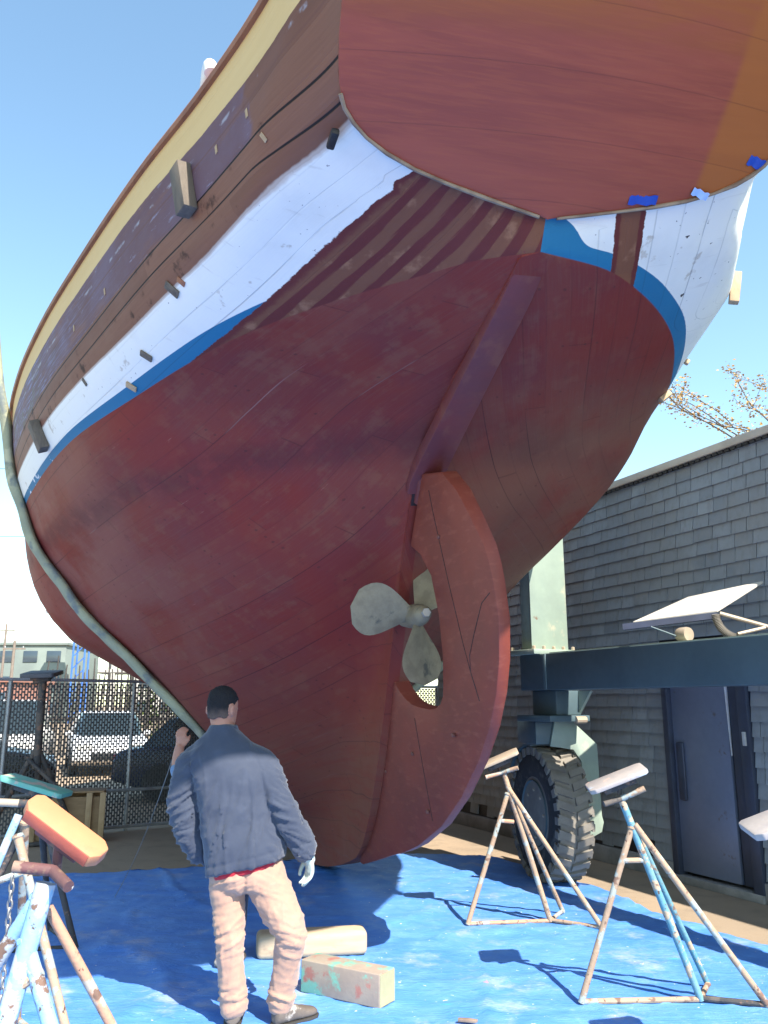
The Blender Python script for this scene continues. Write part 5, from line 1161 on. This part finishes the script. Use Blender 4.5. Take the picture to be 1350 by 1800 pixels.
tape(.43, .202, .15, .045, R(-4), tapem); tape(.705, .236, .10, .035, R(14), taped, .012); tape(.93, .335, .10, .045, R(12), tapem)
# white bow-shaped chock standing on the rail
whm = simple('painted_white', (.78, .77, .74), (.68, .67, .64), 5, .4, bump=.05)
pts = []
for i in range(17):
    a = math.pi * i / 16; pts.append(bP(.62 - .23 * math.cos(a), -(B(.6, 1, 1) - .08) + .02, 1.02 + .13 * math.sin(a)))
MB().tube(pts, .035, 12).build('rail_hoop', whm, boat, smooth=True, local=True)
# ------------------------------------------------------------------ trees, far buildings, poles
barkm = simple('bark', (.10, .075, .06), (.06, .048, .04), 9, .9, bump=.6)
def leaf_mat(nm, a, b, c_):
    t = NT(nm); n = t.noise(2.6, None, 3); n2 = t.noise(23, None, 2); c = t.mix(t.step(n, .4, .6), a, b); c = t.mix(t.step(n2, .5, .65), c, c_); t.out(c, .7, 0, .2); return t.m
blos = leaf_mat('blossom', (.40, .26, .09), (.32, .18, .09), (.44, .32, .12)); grn = leaf_mat('hedge_leaf', (.055, .085, .022), (.09, .11, .03), (.03, .05, .015))
def leaf_cloud(mb, p, n, r, s):
    for _ in range(n):
        c = Vector(p) + Vector((rng.gauss(0, r), rng.gauss(0, r), rng.gauss(0, r))); a = Vector((rng.gauss(0, 1), rng.gauss(0, 1), rng.gauss(0, 1))).normalized(); x, y, _d = frame_of(a); k = s * rng.uniform(.6, 1.3)
        mb.add([c - x * k * .5, c - y * k * .3, c + x * k * .5, c + y * k * .3], [(0, 1, 2, 3)])
def budding_tree(base, h, label):
    tr = empty('budding_tree', base, label=label, cat='tree'); tb = MB(); lf = MB(); b0 = Vector(base)
    def grow(p, d, L_, r_, dep):
        pts = [p]; q = p; dd = d
        for i in range(4): dd = (dd + Vector((rng.gauss(0, .12), rng.gauss(0, .12), rng.gauss(.03, .08)))).normalized(); q = q + dd * L_ / 4; pts.append(q)
        tb.tube(pts, [r_ * (1 - .12 * i) for i in range(5)], 6 if dep > 2 else 10)
        if dep >= 4:
            for k in range(5): leaf_cloud(lf, pts[min(4, k)], 9, .09, .075)
        if dep < 6:
            for k in range(3 if dep < 3 else 2):
                s_ = pts[-1] if k == 0 else pts[rng.choice((2, 3, 4))]
                grow(s_, (dd + Vector((rng.gauss(0, .55), rng.gauss(0, .55), rng.gauss(.12, .3)))).normalized(), L_ * rng.uniform(.66, .84), r_ * .6, dep + 1)
    grow(b0, Vector((0, 0, 1)), h * .32, .17, 0)
    tb.build('trunk', barkm, tr, smooth=True); lf.build('blossoms', blos, tr)
budding_tree((14.0, 17.5, 0), 11.4, 'sparse tree with orange-brown buds rising behind the shingled building')
# hedge and palisade beyond the car park
pal = empty('picket_fence', (-8.5, 29, 0), label='dark palisade of uneven thin stakes standing beyond the parked cars', cat='fence')
mb = MB()
for i in range(64):
    x = -11.6 + i * .165 + rng.uniform(-.02, .02); h = rng.uniform(2.5, 3.35); mb.tube([(x, 29 + rng.uniform(-.05, .05), 0), (x + rng.uniform(-.04, .04), 29, h * .6), (x + rng.uniform(-.07, .07), 29, h)], [.045, .04, .02], 6)
mb.build('stakes', simple('stake_dark', (.06, .05, .045), bump=.2), pal); MB().box((-6.3, 29.06, 1.2), (10.6, .04, .12)).build('rail', simple('stake_dark2', (.06, .05, .045)), pal)
def bush(c, rx, rz, label, n=900):
    b = empty('bush', c, label=label, cat='bush', group='bushes beyond the car park'); lf = MB(); st_ = MB(); c = Vector(c)
    for i in range(7): a = rng.uniform(0, 6.28); st_.tube([c, c + Vector((math.cos(a) * rx * .3, math.sin(a) * rx * .3, rz * .8)), c + Vector((math.cos(a) * rx * .6, math.sin(a) * rx * .6, rz * 1.5))], [.03, .02, .008], 6)
    for _ in range(n // 9):
        d = Vector((rng.gauss(0, 1), rng.gauss(0, 1), rng.gauss(0, 1))).normalized() * rng.uniform(.55, 1.0); leaf_cloud(lf, c + Vector((d.x * rx, d.y * rx * .7, rz + d.z * rz * rng.uniform(.8, 1.05))), 9, .11, .15)
    st_.build('stems', barkm, b, smooth=True); lf.build('foliage', grn, b)
bush((-5.2, 31, 0), 1.3, 1.5, 'yellow-green bush behind the palisade, nearest the boat'); bush((-8.0, 31.5, 0), 1.2, 1.35, 'yellow-green bush behind the middle of the palisade')
winm = NT('far_window').out((.05, .07, .09), .15, 0, .5)
def building(c, size, mat, label, cols, rws, rz=0, cat='building', roofm=None):
    b = empty('distant_building', c, rz, label, cat); w, d, h = size
    MB().box((0, 0, h / 2), (w, d, h)).build('wall', mat, b, local=True, bevel=.05)
    MB().box((0, 0, h + .15), (w + .4, d + .4, .3)).build('roof', roofm or mat, b, local=True, bevel=.04)
    for i in range(cols):
        for j in range(rws): MB().box((-w / 2 + w * (i + .5) / cols, -d / 2 - .03, h * (j + .55) / rws), (w / cols * .6, .08, h / rws * .45)).build('window', winm, b, local=True, bevel=.02)
    return b
grgreen = simple('facade_grey_green', (.20, .24, .22), (.16, .19, .18), .3, .8); palec = simple('facade_pale', (.52, .50, .46), (.45, .43, .40), .3, .8); brickf = simple('facade_brick', (.33, .16, .12), (.28, .13, .10), .3, .8); whitef = simple('facade_white', (.62, .62, .60), (.55, .55, .54), .3, .8)
building((-37.0, 90, 0), (9.5, 10, 7.6), grgreen, 'grey-green block of flats on the skyline at far left', 4, 3)
building((-33.5, 70, 0), (9, 8, 3.4), brickf, 'low red brick shed on the skyline at left', 4, 1)
building((-48, 78, 0), (14, 8, 3.9), whitef, 'long low white shed at the far left edge', 5, 1)
building((-22, 95, 0), (9, 10, 5.2), palec, 'pale low office block behind the palisade', 4, 2)
# unfinished concrete frame under a blue hoist tower
fr = empty('building_frame', (-30.5, 100, 0), label='unfinished pale concrete building frame with open floors on the skyline', cat='building')
for z_ in (3, 5.5, 8, 10.2): MB().box((-28.5, 100, z_), (11, 8, .35)).build('floor_slab', palec, fr)
for x in (-33.6, -30.9, -28.2, -25.8, -23.4):
    for y in (96.3, 103.5): MB().box((x, y, 5.1), (.45, .45, 10.2)).build('column', palec, fr)
bl = simple('hoist_blue', (.05, .16, .50), (.04, .13, .44), 2, .5); rd = simple('hoist_red', (.55, .16, .15), (.5, .13, .12), 2, .5)
ht = empty('hoist_tower', (-28.9, 80, 0), label='blue steel hoist tower with a red cabin on top on the skyline', cat='tower')
mb = MB()
for x in (-.55, .55):
    for y in (-.55, .55): MB().tube([(-28.9 + x, 80 + y, 0), (-28.9 + x, 80 + y, 10.6)], .09, 8).build('mast_leg', bl, ht)
for i in range(9): MB().beam((-29.45, 79.45, .4 + i * 1.15), (-28.35, 79.45, 1.5 + i * 1.15), .08, .08).build('brace', bl, ht)
MB().box((-29.6, 80, 11.0), (4.0, 1.6, .8)).build('cabin', rd, ht, bevel=.05); MB().box((-30.3, 80, 10.4), (4.2, 1.4, .25)).build('jib', simple('hoist_grey', (.3, .32, .36)), ht)
polem = simple('pole_wood', (.22, .18, .15), (.17, .14, .12), 4, .9); wirem = simple('wire_black', (.03, .03, .035), bump=0)
def pole(x, y, h, label):
    p = empty('utility_pole', (x, y, 0), label=label, cat='utility pole'); MB().tube([(x, y, 0), (x, y, h)], [.14, .09], 10).build('post', polem, p, smooth=True)
    MB().box((x, y, h - .6), (1.6, .1, .1)).build('crossarm', polem, p)
    for q in (-.65, 0, .65): MB().lathe([(.03, 0), (.05, .05), (.03, .14)], (x + q, y, h - .55), (0, 0, 1), 8).build('insulator', simple('insulator_grey', (.4, .4, .42), bump=0), p)
    return p
p1_ = pole(-34, 75, 8.8, 'thin wooden utility pole with wires at the far left'); p2_ = pole(-26.5, 60, 6.2, 'shorter wooden pole beside the white shed')
for (z0, z1, k) in ((16.5, 15.2, 'a'), (22.0, 20.5, 'b'), (26.0, 24.6, 'c')):
    pts = [Vector((-70 + 72 * q / 24, 62, z0 + (z1 - z0) * q / 24 - 1.6 * math.sin(math.pi * q / 24))) for q in range(25)]
    o = MB().tube(pts, .022, 5).build('overhead_wire', wirem); tag(o, {'a': 'lowest black overhead wire crossing the sky behind the boat', 'b': 'middle black overhead wire crossing the sky behind the boat', 'c': 'highest black overhead wire crossing the sky behind the boat'}[k], 'wire', 'overhead wires')
